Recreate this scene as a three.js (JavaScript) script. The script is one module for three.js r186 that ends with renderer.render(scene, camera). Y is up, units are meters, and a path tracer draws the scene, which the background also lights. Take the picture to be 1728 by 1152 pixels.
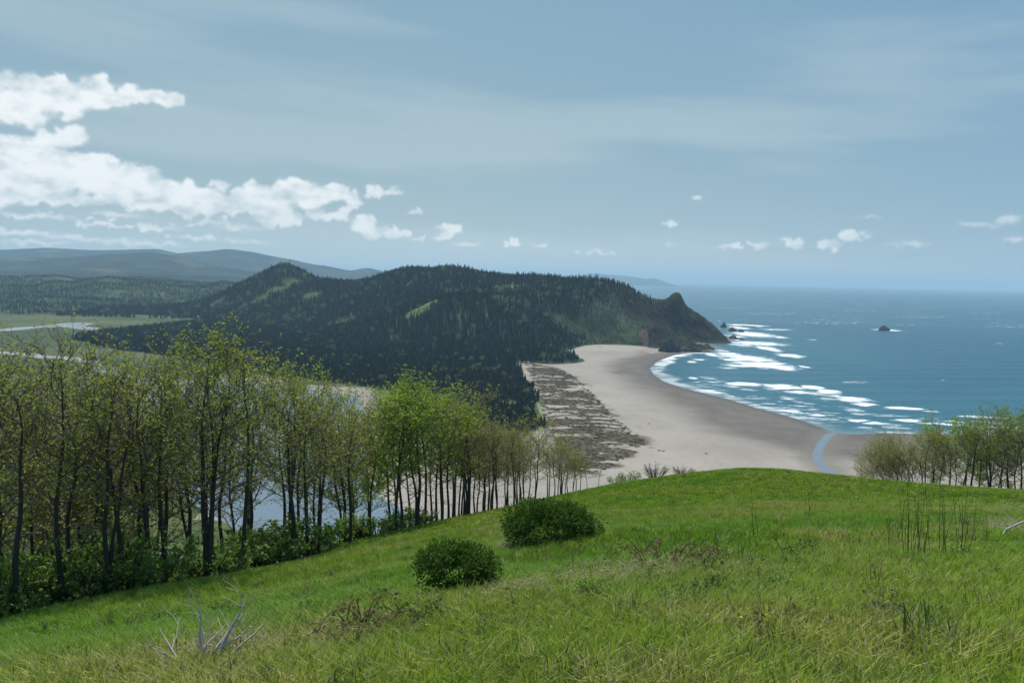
import * as THREE from 'three';
import { mergeGeometries, mergeVertices } from 'three/addons/utils/BufferGeometryUtils.js';

// ---------------------------------------------------------------- camera, sky, sun, exposure
const scene = new THREE.Scene();
const EYE = 180;                                     // metres above the sea
const camera = new THREE.PerspectiveCamera(46.8, 1.5, 0.5, 90000);
camera.position.set(0, EYE, 0);
camera.rotation.set(THREE.MathUtils.degToRad(-4.6), 0, 0);
camera.rotateZ(THREE.MathUtils.degToRad(1.15));
camera.updateMatrixWorld(true);
const renderer = new THREE.WebGLRenderer();
renderer.toneMapping = THREE.LinearToneMapping;
renderer.toneMappingExposure = 1.55;
renderer.shadowMap.enabled = true;

const SUN = new THREE.Vector3(-0.10, 0.78, -0.62).normalize();
const sun = new THREE.DirectionalLight(new THREE.Color(1, 0.95, 0.87), 4.6);
sun.name = 'sun';
sun.position.copy(SUN).multiplyScalar(300).add(new THREE.Vector3(0, EYE - 20, -60));
sun.target.position.set(0, EYE - 20, -60);
sun.castShadow = true;
sun.shadow.camera.left = -130; sun.shadow.camera.right = 130; sun.shadow.camera.top = 130; sun.shadow.camera.bottom = -130; sun.shadow.camera.far = 700;
scene.add(sun, sun.target);
scene.fog = new THREE.FogExp2(new THREE.Color(0.42, 0.66, 0.85), 4.6e-5);

// ---------------------------------------------------------------- numbers: random, noise, splines, pixels to rays
const rng = (s) => () => { s = (s + 0x6d2b79f5) | 0; let t = Math.imul(s ^ (s >>> 15), 1 | s); t = (t + Math.imul(t ^ (t >>> 7), 61 | t)) ^ t; return ((t ^ (t >>> 14)) >>> 0) / 4294967296; };
const PERM = (() => { const r = rng(77), p = new Float32Array(65536); for (let i = 0; i < 65536; i++) p[i] = r(); return p; })();
const hash2 = (x, y) => PERM[(Math.imul(x, 7919) + Math.imul(y, 104729) + ((x * y) & 1023) * 31) & 65535];
function noise(x, y) {
  const ix = Math.floor(x), iy = Math.floor(y), fx = x - ix, fy = y - iy, u = fx * fx * (3 - 2 * fx), v = fy * fy * (3 - 2 * fy);
  const a = hash2(ix, iy), b = hash2(ix + 1, iy), c = hash2(ix, iy + 1), d = hash2(ix + 1, iy + 1);
  return (a + (b - a) * u + (c - a) * v + (a - b - c + d) * u * v) * 2 - 1;
}
const fbm = (x, y, n = 4, gain = 0.5) => { let s = 0, a = 1, m = 0; for (let i = 0; i < n; i++) { s += a * noise(x, y); m += a; a *= gain; const t = x * 1.6 - y * 1.2 + 17.3; y = x * 1.2 + y * 1.6 - 9.1; x = t; } return s / m; };
const clamp = (x, a = 0, b = 1) => Math.min(b, Math.max(a, x));
const sstep = (a, b, x) => { const t = clamp((x - a) / (b - a)); return t * t * (3 - 2 * t); };
const lerp = (a, b, t) => a + (b - a) * t;
const mix3 = (a, b, t) => [a[0] + (b[0] - a[0]) * t, a[1] + (b[1] - a[1]) * t, a[2] + (b[2] - a[2]) * t];

// photo pixels (1728 x 1152) to directions and back
const FPX = 576 / Math.tan(THREE.MathUtils.degToRad(46.8 / 2));
const dirOf = (px, py) => new THREE.Vector3((px - 864) / FPX, -(py - 576) / FPX, -1).applyQuaternion(camera.quaternion);
const at = (px, py, d) => { const v = dirOf(px, py); return v.multiplyScalar(d / -v.z).add(camera.position); };          // at d metres south of the camera
const onLevel = (px, py, h = 0) => { const v = dirOf(px, py); return v.multiplyScalar((h - EYE) / v.y).add(camera.position); };   // where the ray meets that height
const INVQ = camera.quaternion.clone().invert(), _v = new THREE.Vector3();
const toPixel = (x, y, z) => { _v.set(x, y - EYE, z).applyQuaternion(INVQ); return _v.z > -0.1 ? [-9999, -9999] : [864 + _v.x / -_v.z * FPX, 576 - _v.y / -_v.z * FPX]; };

function thinPlate(points, smooth = 0) {                                 // [x, z, h] -> smooth surface through them
  const n = points.length, N = n + 3, S = 1 / 100, A = Array.from({ length: N }, () => new Float64Array(N + 1));
  const K = (r2) => (r2 < 1e-12 ? 0 : 0.5 * r2 * Math.log(r2));
  const X = points.map((p) => p[0] * S), Z = points.map((p) => p[1] * S);
  for (let i = 0; i < n; i++) {
    for (let j = 0; j < n; j++) A[i][j] = K((X[i] - X[j]) ** 2 + (Z[i] - Z[j]) ** 2);
    A[i][i] += smooth;
    A[i][n] = A[n][i] = 1; A[i][n + 1] = A[n + 1][i] = X[i]; A[i][n + 2] = A[n + 2][i] = Z[i]; A[i][N] = points[i][2];
  }
  for (let c = 0; c < N; c++) {
    let p = c; for (let r = c + 1; r < N; r++) if (Math.abs(A[r][c]) > Math.abs(A[p][c])) p = r;
    [A[c], A[p]] = [A[p], A[c]];
    for (let r = 0; r < N; r++) if (r !== c && A[r][c]) { const f = A[r][c] / A[c][c]; for (let k = c; k <= N; k++) A[r][k] -= f * A[c][k]; }
  }
  const w = A.map((row, i) => row[N] / row[i]);
  return (x, z) => { x *= S; z *= S; let h = w[n] + w[n + 1] * x + w[n + 2] * z; for (let i = 0; i < n; i++) { const dx = x - X[i], dz = z - Z[i], r2 = dx * dx + dz * dz; if (r2 > 1e-12) h += w[i] * 0.5 * r2 * Math.log(r2); } return h; };
}
const plan = (pts, h = 0) => pts.map(([px, py]) => { const p = onLevel(px, py, h); return [p.x, p.z]; });
function polyInfo(poly) {                                                // signed distance to a closed polygon, positive inside
  const n = poly.length;
  return (x, z) => {
    let inside = false, best = 1e18;
    for (let i = 0, j = n - 1; i < n; j = i++) {
      const ax = poly[j][0], az = poly[j][1], bx = poly[i][0], bz = poly[i][1];
      if ((az > z) !== (bz > z) && x < ((bx - ax) * (z - az)) / (bz - az) + ax) inside = !inside;
      const dx = bx - ax, dz = bz - az, t = clamp(((x - ax) * dx + (z - az) * dz) / (dx * dx + dz * dz + 1e-9)), ex = x - ax - t * dx, ez = z - az - t * dz, d = ex * ex + ez * ez;
      if (d < best) best = d;
    }
    return inside ? Math.sqrt(best) : -Math.sqrt(best);
  };
}
function lineDist(line) { return (x, z) => { let best = 1e18; for (let i = 1; i < line.length; i++) { const [ax, az] = line[i - 1], [bx, bz] = line[i], dx = bx - ax, dz = bz - az, t = clamp(((x - ax) * dx + (z - az) * dz) / (dx * dx + dz * dz + 1e-9)), d = (x - ax - t * dx) ** 2 + (z - az - t * dz) ** 2; if (d < best) best = d; } return Math.sqrt(best); }; }
function fieldGrid(f, x0, x1, z0, z1, step) {                            // a slow function, sampled once and read bilinearly
  const nx = Math.ceil((x1 - x0) / step) + 1, nz = Math.ceil((z1 - z0) / step) + 1, a = new Float32Array(nx * nz);
  for (let j = 0; j < nz; j++) for (let i = 0; i < nx; i++) a[j * nx + i] = f(x0 + i * step, z0 + j * step);
  return (x, z) => { const u = clamp((x - x0) / step, 0, nx - 1.001), v = clamp((z - z0) / step, 0, nz - 1.001), i = Math.floor(u), j = Math.floor(v), p = u - i, q = v - j, k = j * nx + i; return (a[k] * (1 - p) + a[k + 1] * p) * (1 - q) + (a[k + nx] * (1 - p) + a[k + nx + 1] * p) * q; };
}

// ---------------------------------------------------------------- the sky: air and clouds, computed for every direction
{
  const W = 4096, H = 2048, data = new Float32Array(W * H * 4), D2R = Math.PI / 180;
  const blobs = [];                                                     // azimuth (from south-ahead, towards +x), elevation, half sizes, all in degrees; strength; greyness
  const put = (px, py, rx, ry, s = 1, grey = 0) => { const v = dirOf(px, py).normalize(); blobs.push([Math.atan2(v.x, -v.z) / D2R, Math.asin(v.y) / D2R, rx * 0.036, ry * 0.037, s, grey]); };
  for (const b of [
    [-70, 166, 110, 34], [40, 172, 90, 34], [110, 158, 75, 36], [175, 158, 50, 28, .9], [225, 162, 34, 16, .9], [280, 166, 24, 17, .95],
    [-80, 292, 120, 52], [10, 284, 80, 40], [70, 292, 80, 46], [115, 235, 44, 20, .9], [150, 292, 60, 34], [205, 308, 62, 38], [250, 325, 50, 28], [120, 336, 130, 16, 1, .75], [20, 326, 120, 14, 1, 1.1], [300, 335, 60, 30], [345, 325, 50, 22],
    [350, 350, 60, 20, .9, .45], [395, 340, 50, 20, .8, .2], [435, 332, 42, 34], [485, 322, 44, 30], [535, 330, 50, 28], [590, 330, 42, 20], [640, 325, 30, 13, .9], [664, 322, 20, 8, .7], [470, 365, 80, 20, .8, .25], [560, 360, 60, 16, .8, .3], [400, 385, 60, 10, .6],
    [60, 364, 100, 10, .8, .1], [180, 378, 80, 9, .8], [30, 390, 80, 8, .8], [270, 383, 70, 10, .85], [150, 402, 130, 7, .7], [330, 400, 70, 8, .7], [60, 410, 80, 6, .75], [250, 412, 100, 5, .7], [420, 408, 80, 6, .6], [200, 362, 60, 7, .7], [350, 374, 60, 8, .7],
    [625, 385, 38, 20, .9], [660, 395, 40, 14, .8], [705, 404, 26, 9, .7], [705, 359, 16, 8, .8], [762, 390, 26, 17, .85], [790, 411, 40, 8, .6], [745, 402, 20, 8, .6],
    [868, 411, 34, 9, .95], [910, 413, 24, 7, .8], [1005, 424, 46, 8, .65], [1133, 377, 20, 6, .65], [1128, 413, 14, 6, .5], [1230, 414, 30, 11, .9], [1275, 414, 22, 10, .8], [1335, 410, 20, 14, .75], [1345, 417, 16, 6, .5],
    [1410, 413, 26, 11, .8], [1440, 400, 30, 13, .8], [1175, 335, 14, 7, .55], [1465, 367, 30, 5, .35], [1545, 410, 34, 10, .42], [1500, 412, 24, 6, .35], [1650, 378, 40, 8, .35], [1700, 370, 20, 10, .4], [1715, 405, 24, 8, .5],
  ]) put(...b);
  const r = rng(5);
  for (let a = 42; a < 318; a += 3.2) {                                 // the same kind of cumulus goes on round the rest of the horizon
    const n = fbm(a * 0.06, 3.3, 3), el = 2 + r() * 4 + Math.max(0, n) * 9, s = 0.7 + 0.35 * r();
    for (let k = 0; k < 3; k++) blobs.push([((a + r() * 5 + 180) % 360) - 180, el + (r() - .5) * 2.4, 1.2 + r() * 3 * (0.6 + Math.max(0, n)), .4 + r() * 1.2 * (0.6 + Math.max(0, n)), s * (0.7 + 0.5 * r()), r() < .25 ? .5 : 0]);
  }
  const puffs = [];                                                     // each cloud is a heap of rounded puffs
  for (const b of blobs) {
    if (b[4] < .62 || b[3] < .28) { puffs.push([...b, .55]); continue; }
    const k = Math.round(clamp(5 + b[2] * b[3] * 3.2, 6, 30)), R = Math.min(b[2], b[3] * 1.3);
    puffs.push([b[0], b[1] - b[3] * .15, b[2] * .8, b[3] * .62, b[4], b[5], .45]);
    for (let i = 0; i < k; i++) { const a = r() * 6.28, q = Math.sqrt(r()), s = R * (.22 + .33 * r()); puffs.push([b[0] + Math.cos(a) * q * b[2] * .92, b[1] + (Math.sin(a) * q * .85 + .08) * b[3], s * 1.25, s, b[4], b[5], 1]); }
  }
  const bins = Array.from({ length: 721 }, () => []);
  for (const b of puffs) for (let d = -360; d <= 360; d++) { const gap = Math.abs(((d / 2 - b[0] + 540) % 360) - 180); if (gap < b[2] * 1.9 + .9) bins[d + 360].push(b); }
  const edgeN = (a, e) => fbm(a * 0.8 + 40, e * 1.0 + 7, 2) * 0.4 + fbm(a * 2.3, e * 2.9 + 31, 4, 0.6) * 0.6;
  const dens = (a, e, list) => {                                        // [how deep inside a cloud, greyness standing for shaded bases, strength]
    const wa = a + 0.22 * noise(a * 1.9 + 3, e * 2.2) + .1 * noise(a * 6, e * 7), we = e + 0.18 * noise(a * 1.7 + 20, e * 2.4 + 9) + .08 * noise(a * 6 + 9, e * 7);
    let best = 0, acc = 0, grey = 0, force = 0;
    for (const b of list) {
      let da = wa - b[0]; if (da > 180) da -= 360; if (da < -180) da += 360;
      const x = da / b[2], y = (we - b[1]) / b[3], q = x * x + y * y;
      if (q < 3.4) { const w = Math.exp(-q * 1.25) * (1 - q / 3.4); acc += w; grey += w * b[5]; force += w * b[4]; if (w > best) best = w; }
    }
    return acc > 0.003 ? [Math.min(1.2, 0.6 * best + 0.4 * acc), grey / acc, force / acc] : [0, 0, 0];
  };
  for (let row = 0; row < H; row++) {
    const el = ((row + 0.5) / H - 0.5) * 180;
    const e0 = Math.max(0, el), low = Math.exp(-e0 / 3.6), mid = Math.exp(-e0 / 16);
    for (let col = 0; col < W; col++) {
      let az = ((col + 0.5) / W) * 360 - 90; if (az > 180) az -= 360;
      const k = (row * W + col) * 4, sunGap = Math.cos((az + 14) * D2R);
      const warm = 0.5 + 0.5 * sunGap, pale = Math.pow(warm, 5);          // paler towards the sun, bluer away from it
      let c = mix3([0.095, 0.21, 0.36], [0.165, 0.305, 0.415], mid);
      c = mix3(c, [0.27, 0.365, 0.38], (0.2 + 0.7 * mid) * pale);
      c = mix3(c, [0.42, 0.485, 0.51], low * (0.22 + 0.62 * pale));
      if (el > -1 && el < 75) {
        const veil = sstep(0.0, 0.75, fbm(az * 0.05 + 11 + el * .05, el * 0.34 + 2.2 + az * 0.012, 5) + 0.34 * Math.exp(-(((el - 10) / 5) ** 2)) * (0.4 + pale) - 0.06) * Math.exp(-e0 / 40);
        c = mix3(c, [0.38, 0.46, 0.48], veil * 0.5);
        if (el < 24) {
          const list = bins[Math.round(az * 2) + 360];
          if (list.length) {
            const [m, grey, force] = dens(az, el, list);
            if (m > 0.02) {
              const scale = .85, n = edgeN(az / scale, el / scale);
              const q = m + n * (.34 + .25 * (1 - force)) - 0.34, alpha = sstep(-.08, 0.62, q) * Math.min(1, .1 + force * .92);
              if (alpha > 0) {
                const thin = .74 * sstep(-.28, .8, fbm(az * .75 + 60, el * 1.5, 5, .6) + .6 * grey);  // shade of cloud bases and interiors painted in as lower opacity
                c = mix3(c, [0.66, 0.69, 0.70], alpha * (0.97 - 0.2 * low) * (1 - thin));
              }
            }
          }
        }
      }
      data[k] = c[0]; data[k + 1] = c[1]; data[k + 2] = c[2]; data[k + 3] = 1;
    }
  }
  const t = new THREE.DataTexture(data, W, H, THREE.RGBAFormat, THREE.FloatType);
  t.mapping = THREE.EquirectangularReflectionMapping; t.magFilter = THREE.LinearFilter; t.minFilter = THREE.LinearFilter; t.needsUpdate = true;
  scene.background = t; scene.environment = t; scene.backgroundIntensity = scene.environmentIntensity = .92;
}
console.log('sky', performance.now() | 0);

// ---------------------------------------------------------------- helpers for things
const taken = new Map();
function numbered(name) { const n = taken.get(name) ?? 0; taken.set(name, n + 1); return n ? name + '_' + String(n).padStart(3, '0') : name; }
function tag(o, label, category, group, kind) { if (label) o.userData.label = label; if (category) o.userData.category = category; if (group) o.userData.group = group; if (kind) o.userData.kind = kind; return o; }
function shadows(o) { o.traverse((m) => { if (m.isMesh) { m.castShadow = true; m.receiveShadow = true; } }); return o; }
function thing(name, label, category, group) { const o = new THREE.Group(); o.name = numbered(name); scene.add(o); return tag(o, label, category, group); }
function part(parent, name, geometry, material) { const m = new THREE.Mesh(geometry, material); m.name = name; m.castShadow = m.receiveShadow = true; parent.add(m); return m; }
function single(name, geometry, material, label, category, group, kind) { const m = new THREE.Mesh(geometry, material); m.name = numbered(name); m.castShadow = m.receiveShadow = true; scene.add(m); return tag(m, label, category, group, kind); }
function copyOf(proto, label, group) { const c = proto.clone(); c.name = numbered(proto.userData.stem); scene.add(c); c.userData = { ...proto.userData }; if (label) c.userData.label = label; if (group) c.userData.group = group; return c; }
const std = (rgb, rough = 1, extra = {}) => { const m = new THREE.MeshPhysicalMaterial({ roughness: rough, specularIntensity: .2, ...extra }); m.color.setRGB(...rgb); return m; };
const leafy = (rgb, through = 0.35, extra = {}) => { const m = new THREE.MeshPhysicalMaterial({ roughness: 0.95, transmission: through, thickness: 0, side: THREE.DoubleSide, specularIntensity: 0.4, ...extra }); m.color.setRGB(...rgb); return m; };
const toByte = (x) => { x = clamp(x); return 255 * (x <= 0.0031308 ? x * 12.92 : 1.055 * Math.pow(x, 1 / 2.4) - 0.055); };
function colorTexture(w, h, f, repeat = true) {                          // f(u, v) -> linear rgb
  const d = new Uint8Array(w * h * 4);
  for (let j = 0; j < h; j++) for (let i = 0; i < w; i++) { const c = f((i + .5) / w, (j + .5) / h), k = (j * w + i) * 4; d[k] = toByte(c[0]); d[k + 1] = toByte(c[1]); d[k + 2] = toByte(c[2]); d[k + 3] = 255; }
  const t = new THREE.DataTexture(d, w, h); t.colorSpace = THREE.SRGBColorSpace; t.magFilter = THREE.LinearFilter; t.minFilter = THREE.LinearMipmapLinearFilter; t.wrapS = t.wrapT = repeat ? THREE.RepeatWrapping : THREE.ClampToEdgeWrapping; t.needsUpdate = true; return t;
}
function greyTexture(w, h, f) {
  const d = new Uint8Array(w * h * 4);
  for (let j = 0; j < h; j++) for (let i = 0; i < w; i++) { const c = 255 * clamp(f((i + .5) / w, (j + .5) / h)), k = (j * w + i) * 4; d[k] = d[k + 1] = d[k + 2] = c; d[k + 3] = 255; }
  const t = new THREE.DataTexture(d, w, h); t.magFilter = THREE.LinearFilter; t.wrapS = t.wrapT = THREE.RepeatWrapping; t.needsUpdate = true; return t;
}
const tileFbm = (u, v, f, n, g = .5) => { const a = fbm(u * f, v * f, n, g), b = fbm((u - 1) * f, v * f, n, g), c = fbm(u * f, (v - 1) * f, n, g), d = fbm((u - 1) * f, (v - 1) * f, n, g); return lerp(lerp(a, b, u), lerp(c, d, u), v) * (1 + 0.6 * (1 - Math.abs(2 * u - 1)) * 0 + .25); };
class Mesher {                                                           // collects triangles for one mesh
  constructor() { this.p = []; this.n = []; this.i = []; }
  tube(pts, radii, sides) {
    const base = this.p.length / 3, T = new THREE.Vector3(), A = new THREE.Vector3(), B = new THREE.Vector3(), ref = new THREE.Vector3();
    for (let k = 0; k < pts.length; k++) {
      T.copy(pts[Math.min(k + 1, pts.length - 1)]).sub(pts[Math.max(k - 1, 0)]).normalize();
      ref.set(0.31, 0.12, 0.94); if (Math.abs(T.dot(ref)) > 0.95) ref.set(0.94, 0.2, 0.1);
      A.crossVectors(T, ref).normalize(); B.crossVectors(T, A);
      for (let s = 0; s < sides; s++) { const a = s / sides * Math.PI * 2, c = Math.cos(a), d = Math.sin(a), nx = A.x * c + B.x * d, ny = A.y * c + B.y * d, nz = A.z * c + B.z * d, r = radii[k]; this.p.push(pts[k].x + nx * r, pts[k].y + ny * r, pts[k].z + nz * r); this.n.push(nx, ny, nz); }
    }
    for (let k = 0; k + 1 < pts.length; k++) for (let s = 0; s < sides; s++) { const a = base + k * sides + s, b = base + k * sides + (s + 1) % sides, c = a + sides, d = b + sides; this.i.push(a, b, c, b, d, c); }
    return this;
  }
  leaf(c, dir, side, len, wid) {                                         // a folded diamond
    const b = this.p.length / 3, N = new THREE.Vector3().crossVectors(dir, side).normalize();
    const tip = c.clone().addScaledVector(dir, len), m = c.clone().addScaledVector(dir, len * .5), l = m.clone().addScaledVector(side, wid / 2).addScaledVector(N, wid * .12), r = m.clone().addScaledVector(side, -wid / 2).addScaledVector(N, wid * .12);
    for (const q of [c, l, tip, r]) { this.p.push(q.x, q.y, q.z); this.n.push(N.x, N.y, N.z); }
    this.i.push(b, b + 2, b + 1, b, b + 3, b + 2); return this;
  }
  build() { const g = new THREE.BufferGeometry(); g.setAttribute('position', new THREE.Float32BufferAttribute(this.p, 3)); g.setAttribute('normal', new THREE.Float32BufferAttribute(this.n, 3)); g.setIndex(this.i); return g; }
}
const V = (x, y, z) => new THREE.Vector3(x, y, z);
function randDir(r) { const u = r() * 2 - 1, a = r() * Math.PI * 2, s = Math.sqrt(1 - u * u); return V(s * Math.cos(a), u, s * Math.sin(a)); }

// ---------------------------------------------------------------- the near headland: a grassy brow that drops to the sea
const nearCtl = [];
const N = (px, py, d) => { const p = at(px, py, d); nearCtl.push([p.x, p.z, p.y]); return p; };
[[864, 1152, 6.3], [0, 1152, 9], [1728, 1152, 6.4], [430, 1152, 7.4], [1300, 1152, 6.2], [770, 1012, 12.5], [925, 918, 22], [400, 1060, 14], [1250, 960, 16], [1580, 960, 14], [1728, 960, 14], [620, 1000, 17],
  [1100, 870, 37], [1300, 860, 38], [1500, 870, 33], [1728, 870, 33], [1200, 820, 62], [1600, 845, 55], [700, 930, 33], [520, 990, 26], [230, 1060, 19],
  [0, 1055, 28], [200, 1008, 31], [430, 968, 36], [620, 912, 48], [860, 858, 62], [1000, 826, 74], [1120, 807, 80], [1300, 796, 82], [1450, 829, 82], [1600, 838, 80], [1728, 838, 78]].forEach((a) => N(...a));
const edgePx = [[-300, 1130, 27], [0, 1055, 28], [200, 1008, 31], [430, 968, 36], [620, 912, 48], [860, 858, 62], [1000, 826, 74], [1120, 807, 80], [1300, 796, 82], [1450, 829, 82], [1600, 838, 80], [1728, 838, 78], [2000, 850, 72]];
const edge = edgePx.map((e) => at(...e));
edge.forEach((e, i) => {
  const a = edge[Math.max(0, i - 1)], b = edge[Math.min(edge.length - 1, i + 1)], nx = (b.z - a.z), nz = -(b.x - a.x), l = Math.hypot(nx, nz), ox = nx / l, oz = nz / l;
  for (const [s, drop] of [[10, 4.6], [30, 18], [80, 58], [230, 175]]) nearCtl.push([e.x + ox * s, e.z + oz * s, e.y - drop]);
});
nearCtl.push([0, 0, EYE - 1.65], [-3, 12, EYE + 1.2], [6, 12, EYE + 1.2], [0, 40, EYE + 9], [-40, 40, EYE + 1], [45, 40, EYE + 4], [-90, 30, EYE - 25], [100, 10, EYE - 22], [120, -40, EYE - 50], [-110, -10, EYE - 55], [-200, 0, EYE - 120], [220, 0, EYE - 110]);
const nearTps = thinPlate(nearCtl);
const nearH = (x, z) => {
  const far = Math.hypot(x, z);
  return Math.max(-6, nearTps(x, z) + 0.10 * fbm(x * 0.35, z * 0.35, 3) * sstep(2, 8, far) + 0.03 * noise(x * 2.1, z * 2.1));
};
function surface(xs, zs, h, keep) {                                      // a sheet over a grid; uv in metres
  const nx = xs.length, nz = zs.length, p = new Float32Array(nx * nz * 3), uv = new Float32Array(nx * nz * 2), idx = [];
  for (let j = 0; j < nz; j++) for (let i = 0; i < nx; i++) { const k = j * nx + i; p[k * 3] = xs[i]; p[k * 3 + 1] = h(xs[i], zs[j]); p[k * 3 + 2] = zs[j]; uv[k * 2] = xs[i]; uv[k * 2 + 1] = zs[j]; }
  for (let j = 0; j + 1 < nz; j++) for (let i = 0; i + 1 < nx; i++) {
    const a = j * nx + i, b = a + 1, c = a + nx, d = c + 1;
    if (keep && !keep((xs[i] + xs[i + 1]) / 2, (zs[j] + zs[j + 1]) / 2, Math.max(p[a * 3 + 1], p[b * 3 + 1], p[c * 3 + 1], p[d * 3 + 1]))) continue;
    idx.push(a, b, c, b, d, c);                                          // zs run towards -z
  }
  const g = new THREE.BufferGeometry(); g.setAttribute('position', new THREE.BufferAttribute(p, 3)); g.setAttribute('uv', new THREE.BufferAttribute(uv, 2)); g.setIndex(idx); g.computeVertexNormals(); return g;
}
const range = (a, b, step) => { const n = Math.round(Math.abs(b - a) / step), o = []; for (let i = 0; i <= n; i++) o.push(a + (b - a) * i / n); return o; };
const warped = (a, b, c, n) => { const o = []; for (let i = 0; i <= n; i++) { const t = i / n * 2 - 1, s = (t * 0.28 + 0.72 * t * t * t); o.push(c + (s > 0 ? s * (b - c) : -s * (a - c))); } return o; };
const soilTex = colorTexture(1024, 1024, (u, v) => {
  const a = tileFbm(u, v, 24, 5, .62), b = tileFbm(u + .37, v + .11, 6, 3), s = clamp(.5 + a * .9);
  return mix3(mix3([.045, .075, .014], [.085, .14, .024], s), [.11, .10, .045], sstep(.18, .6, b) * .5 * s);
});
soilTex.repeat.set(1 / 9, 1 / 9);
const soilBump = greyTexture(512, 512, (u, v) => .5 + .5 * tileFbm(u, v, 40, 3)); soilBump.repeat.set(1 / 5, 1 / 5);
const hillMesh = new THREE.Mesh(surface(warped(-330, 360, 4, 330), warped(60, -400, -30, 330), nearH, (x, z, h) => h > -5), new THREE.MeshPhysicalMaterial({ specularIntensity: .2, map: soilTex, bumpMap: soilBump, bumpScale: 0.06, roughness: 1 }));
hillMesh.name = 'grassy_hillside'; hillMesh.receiveShadow = hillMesh.castShadow = true; tag(hillMesh, 'green grassy hillside falling away to wooded edge', 'hillside', null, 'structure'); scene.add(hillMesh);
console.log('hill', performance.now() | 0);

// ---------------------------------------------------------------- the far land: shore, river, hills
const shorePx = [[1900, 738], [1728, 735], [1600, 733], [1494, 731], [1433, 733], [1408, 730], [1384, 721], [1352, 709], [1312, 697], [1271, 687], [1231, 674], [1190, 664], [1150, 654], [1121, 644], [1103, 632], [1096, 621], [1110, 609], [1138, 599], [1165, 595], [1206, 590.5], [1198, 583], [1188, 577], [1196, 575.2], [1208, 576.2], [1224, 577], [1229, 570]];
const shore = plan(shorePx);
const azim = (px, d) => { const p = at(px, 480, d); return [p.x, p.z]; };
shore.push(azim(1222, 2560), azim(1165, 2750), azim(1130, 3300), azim(1100, 4500), azim(1075, 9000), [-9000, -9000], [-9000, 300], [1200, 300], [900, -300], [860, -600]);
const shoreD = fieldGrid(polyInfo(shore), -5200, 1500, -6700, -300, 10);
const lagoon = plan([[385, 641], [455, 648], [540, 658], [606, 668], [617, 690], [612, 735], [620, 785], [645, 835], [720, 880], [800, 905], [900, 920], [700, 1010], [500, 960], [330, 860], [230, 770], [215, 700], [255, 655], [330, 640]]);
const lagoonD = polyInfo(lagoon);
const creekLine = plan([[760, 895], [1000, 905], [1250, 870], [1440, 820], [1408, 803], [1391, 789], [1379, 774], [1381, 760], [1388, 747], [1396, 737], [1408, 729]]);
const creekD = lineDist(creekLine);
const tidalA = lineDist(plan([[-60, 561], [10, 557], [45, 553], [85, 551], [112, 547], [128, 545.5], [140, 546.5], [118, 551], [135, 552.5], [155, 555], [180, 558]])), tidalB = lineDist(plan([[-80, 590], [40, 598], [75, 603], [110, 603], [140, 608], [200, 634], [250, 650], [300, 650]]));
const hillPts = [];
const HP = (px, py, d) => { const p = at(px, py, d); hillPts.push([p.x, p.z, p.y]); };
const HB = (px, py, h = -6) => { const p = onLevel(px, py, 4); hillPts.push([p.x, p.z, h]); };
const HW = (px, d, h) => { const [x, z] = azim(px, d); hillPts.push([x, z, h]); };
[[300, 560], [300, 600], [450, 635], [620, 650], [750, 690], [905, 700], [880, 625], [700, 622], [560, 590], [430, 566], [330, 552], [250, 548], [150, 545], [0, 545], [-100, 545], [985, 588], [1040, 584], [1075, 584.5], [960, 596], [1000, 650], [1100, 640], [0, 590], [150, 590]].forEach((a) => HB(...a));
[[730, 457, 2750], [690, 463, 2780], [780, 459, 2740], [640, 474, 2800], [560, 478, 3000], [505, 457, 3200], [485, 454, 3200], [440, 476, 3150], [395, 496, 3100], [350, 522, 3050], [525, 473, 3150], [820, 470, 2700], [860, 469, 2660], [920, 468, 2600], [960, 475, 2550], [1000, 481, 2500], [1060, 491, 2450], [1085, 500, 2440], [1100, 504, 2430], [1124, 506, 2430], [1130, 502, 2430], [1134, 496.5, 2427], [1139, 494.5, 2425], [1145, 494.5, 2425], [1150, 498.5, 2425], [1154, 508, 2425], [1160, 516, 2415], [1176, 526, 2405], [1195, 541, 2390], [1210, 557, 2370], [1220, 568, 2350],
  [740, 516, 2100], [715, 523, 2120], [650, 535, 2180], [900, 540, 2150], [1000, 540, 2250], [850, 505, 2400], [950, 505, 2400], [800, 560, 1950], [700, 572, 2000], [600, 550, 2300], [640, 500, 2600], [760, 500, 2330], [1050, 540, 2280], [1100, 540, 2330], [1150, 545, 2350], [880, 580, 1860], [930, 592, 1790], [1000, 565, 2190], [1060, 565, 2170], [940, 570, 2000], [1180, 555, 2345], [1130, 525, 2370], [1085, 562, 2140],
  [1108, 553, 2130], [1130, 562, 2110], [1150, 571, 2100], [1175, 580, 2090], [1195, 587, 2075], [1125, 588, 2045], [1100, 584, 2080],
  [420, 510, 3000], [470, 495, 3000], [530, 500, 2900], [470, 530, 2750], [560, 520, 2700]].forEach((a) => HP(...a));
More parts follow.
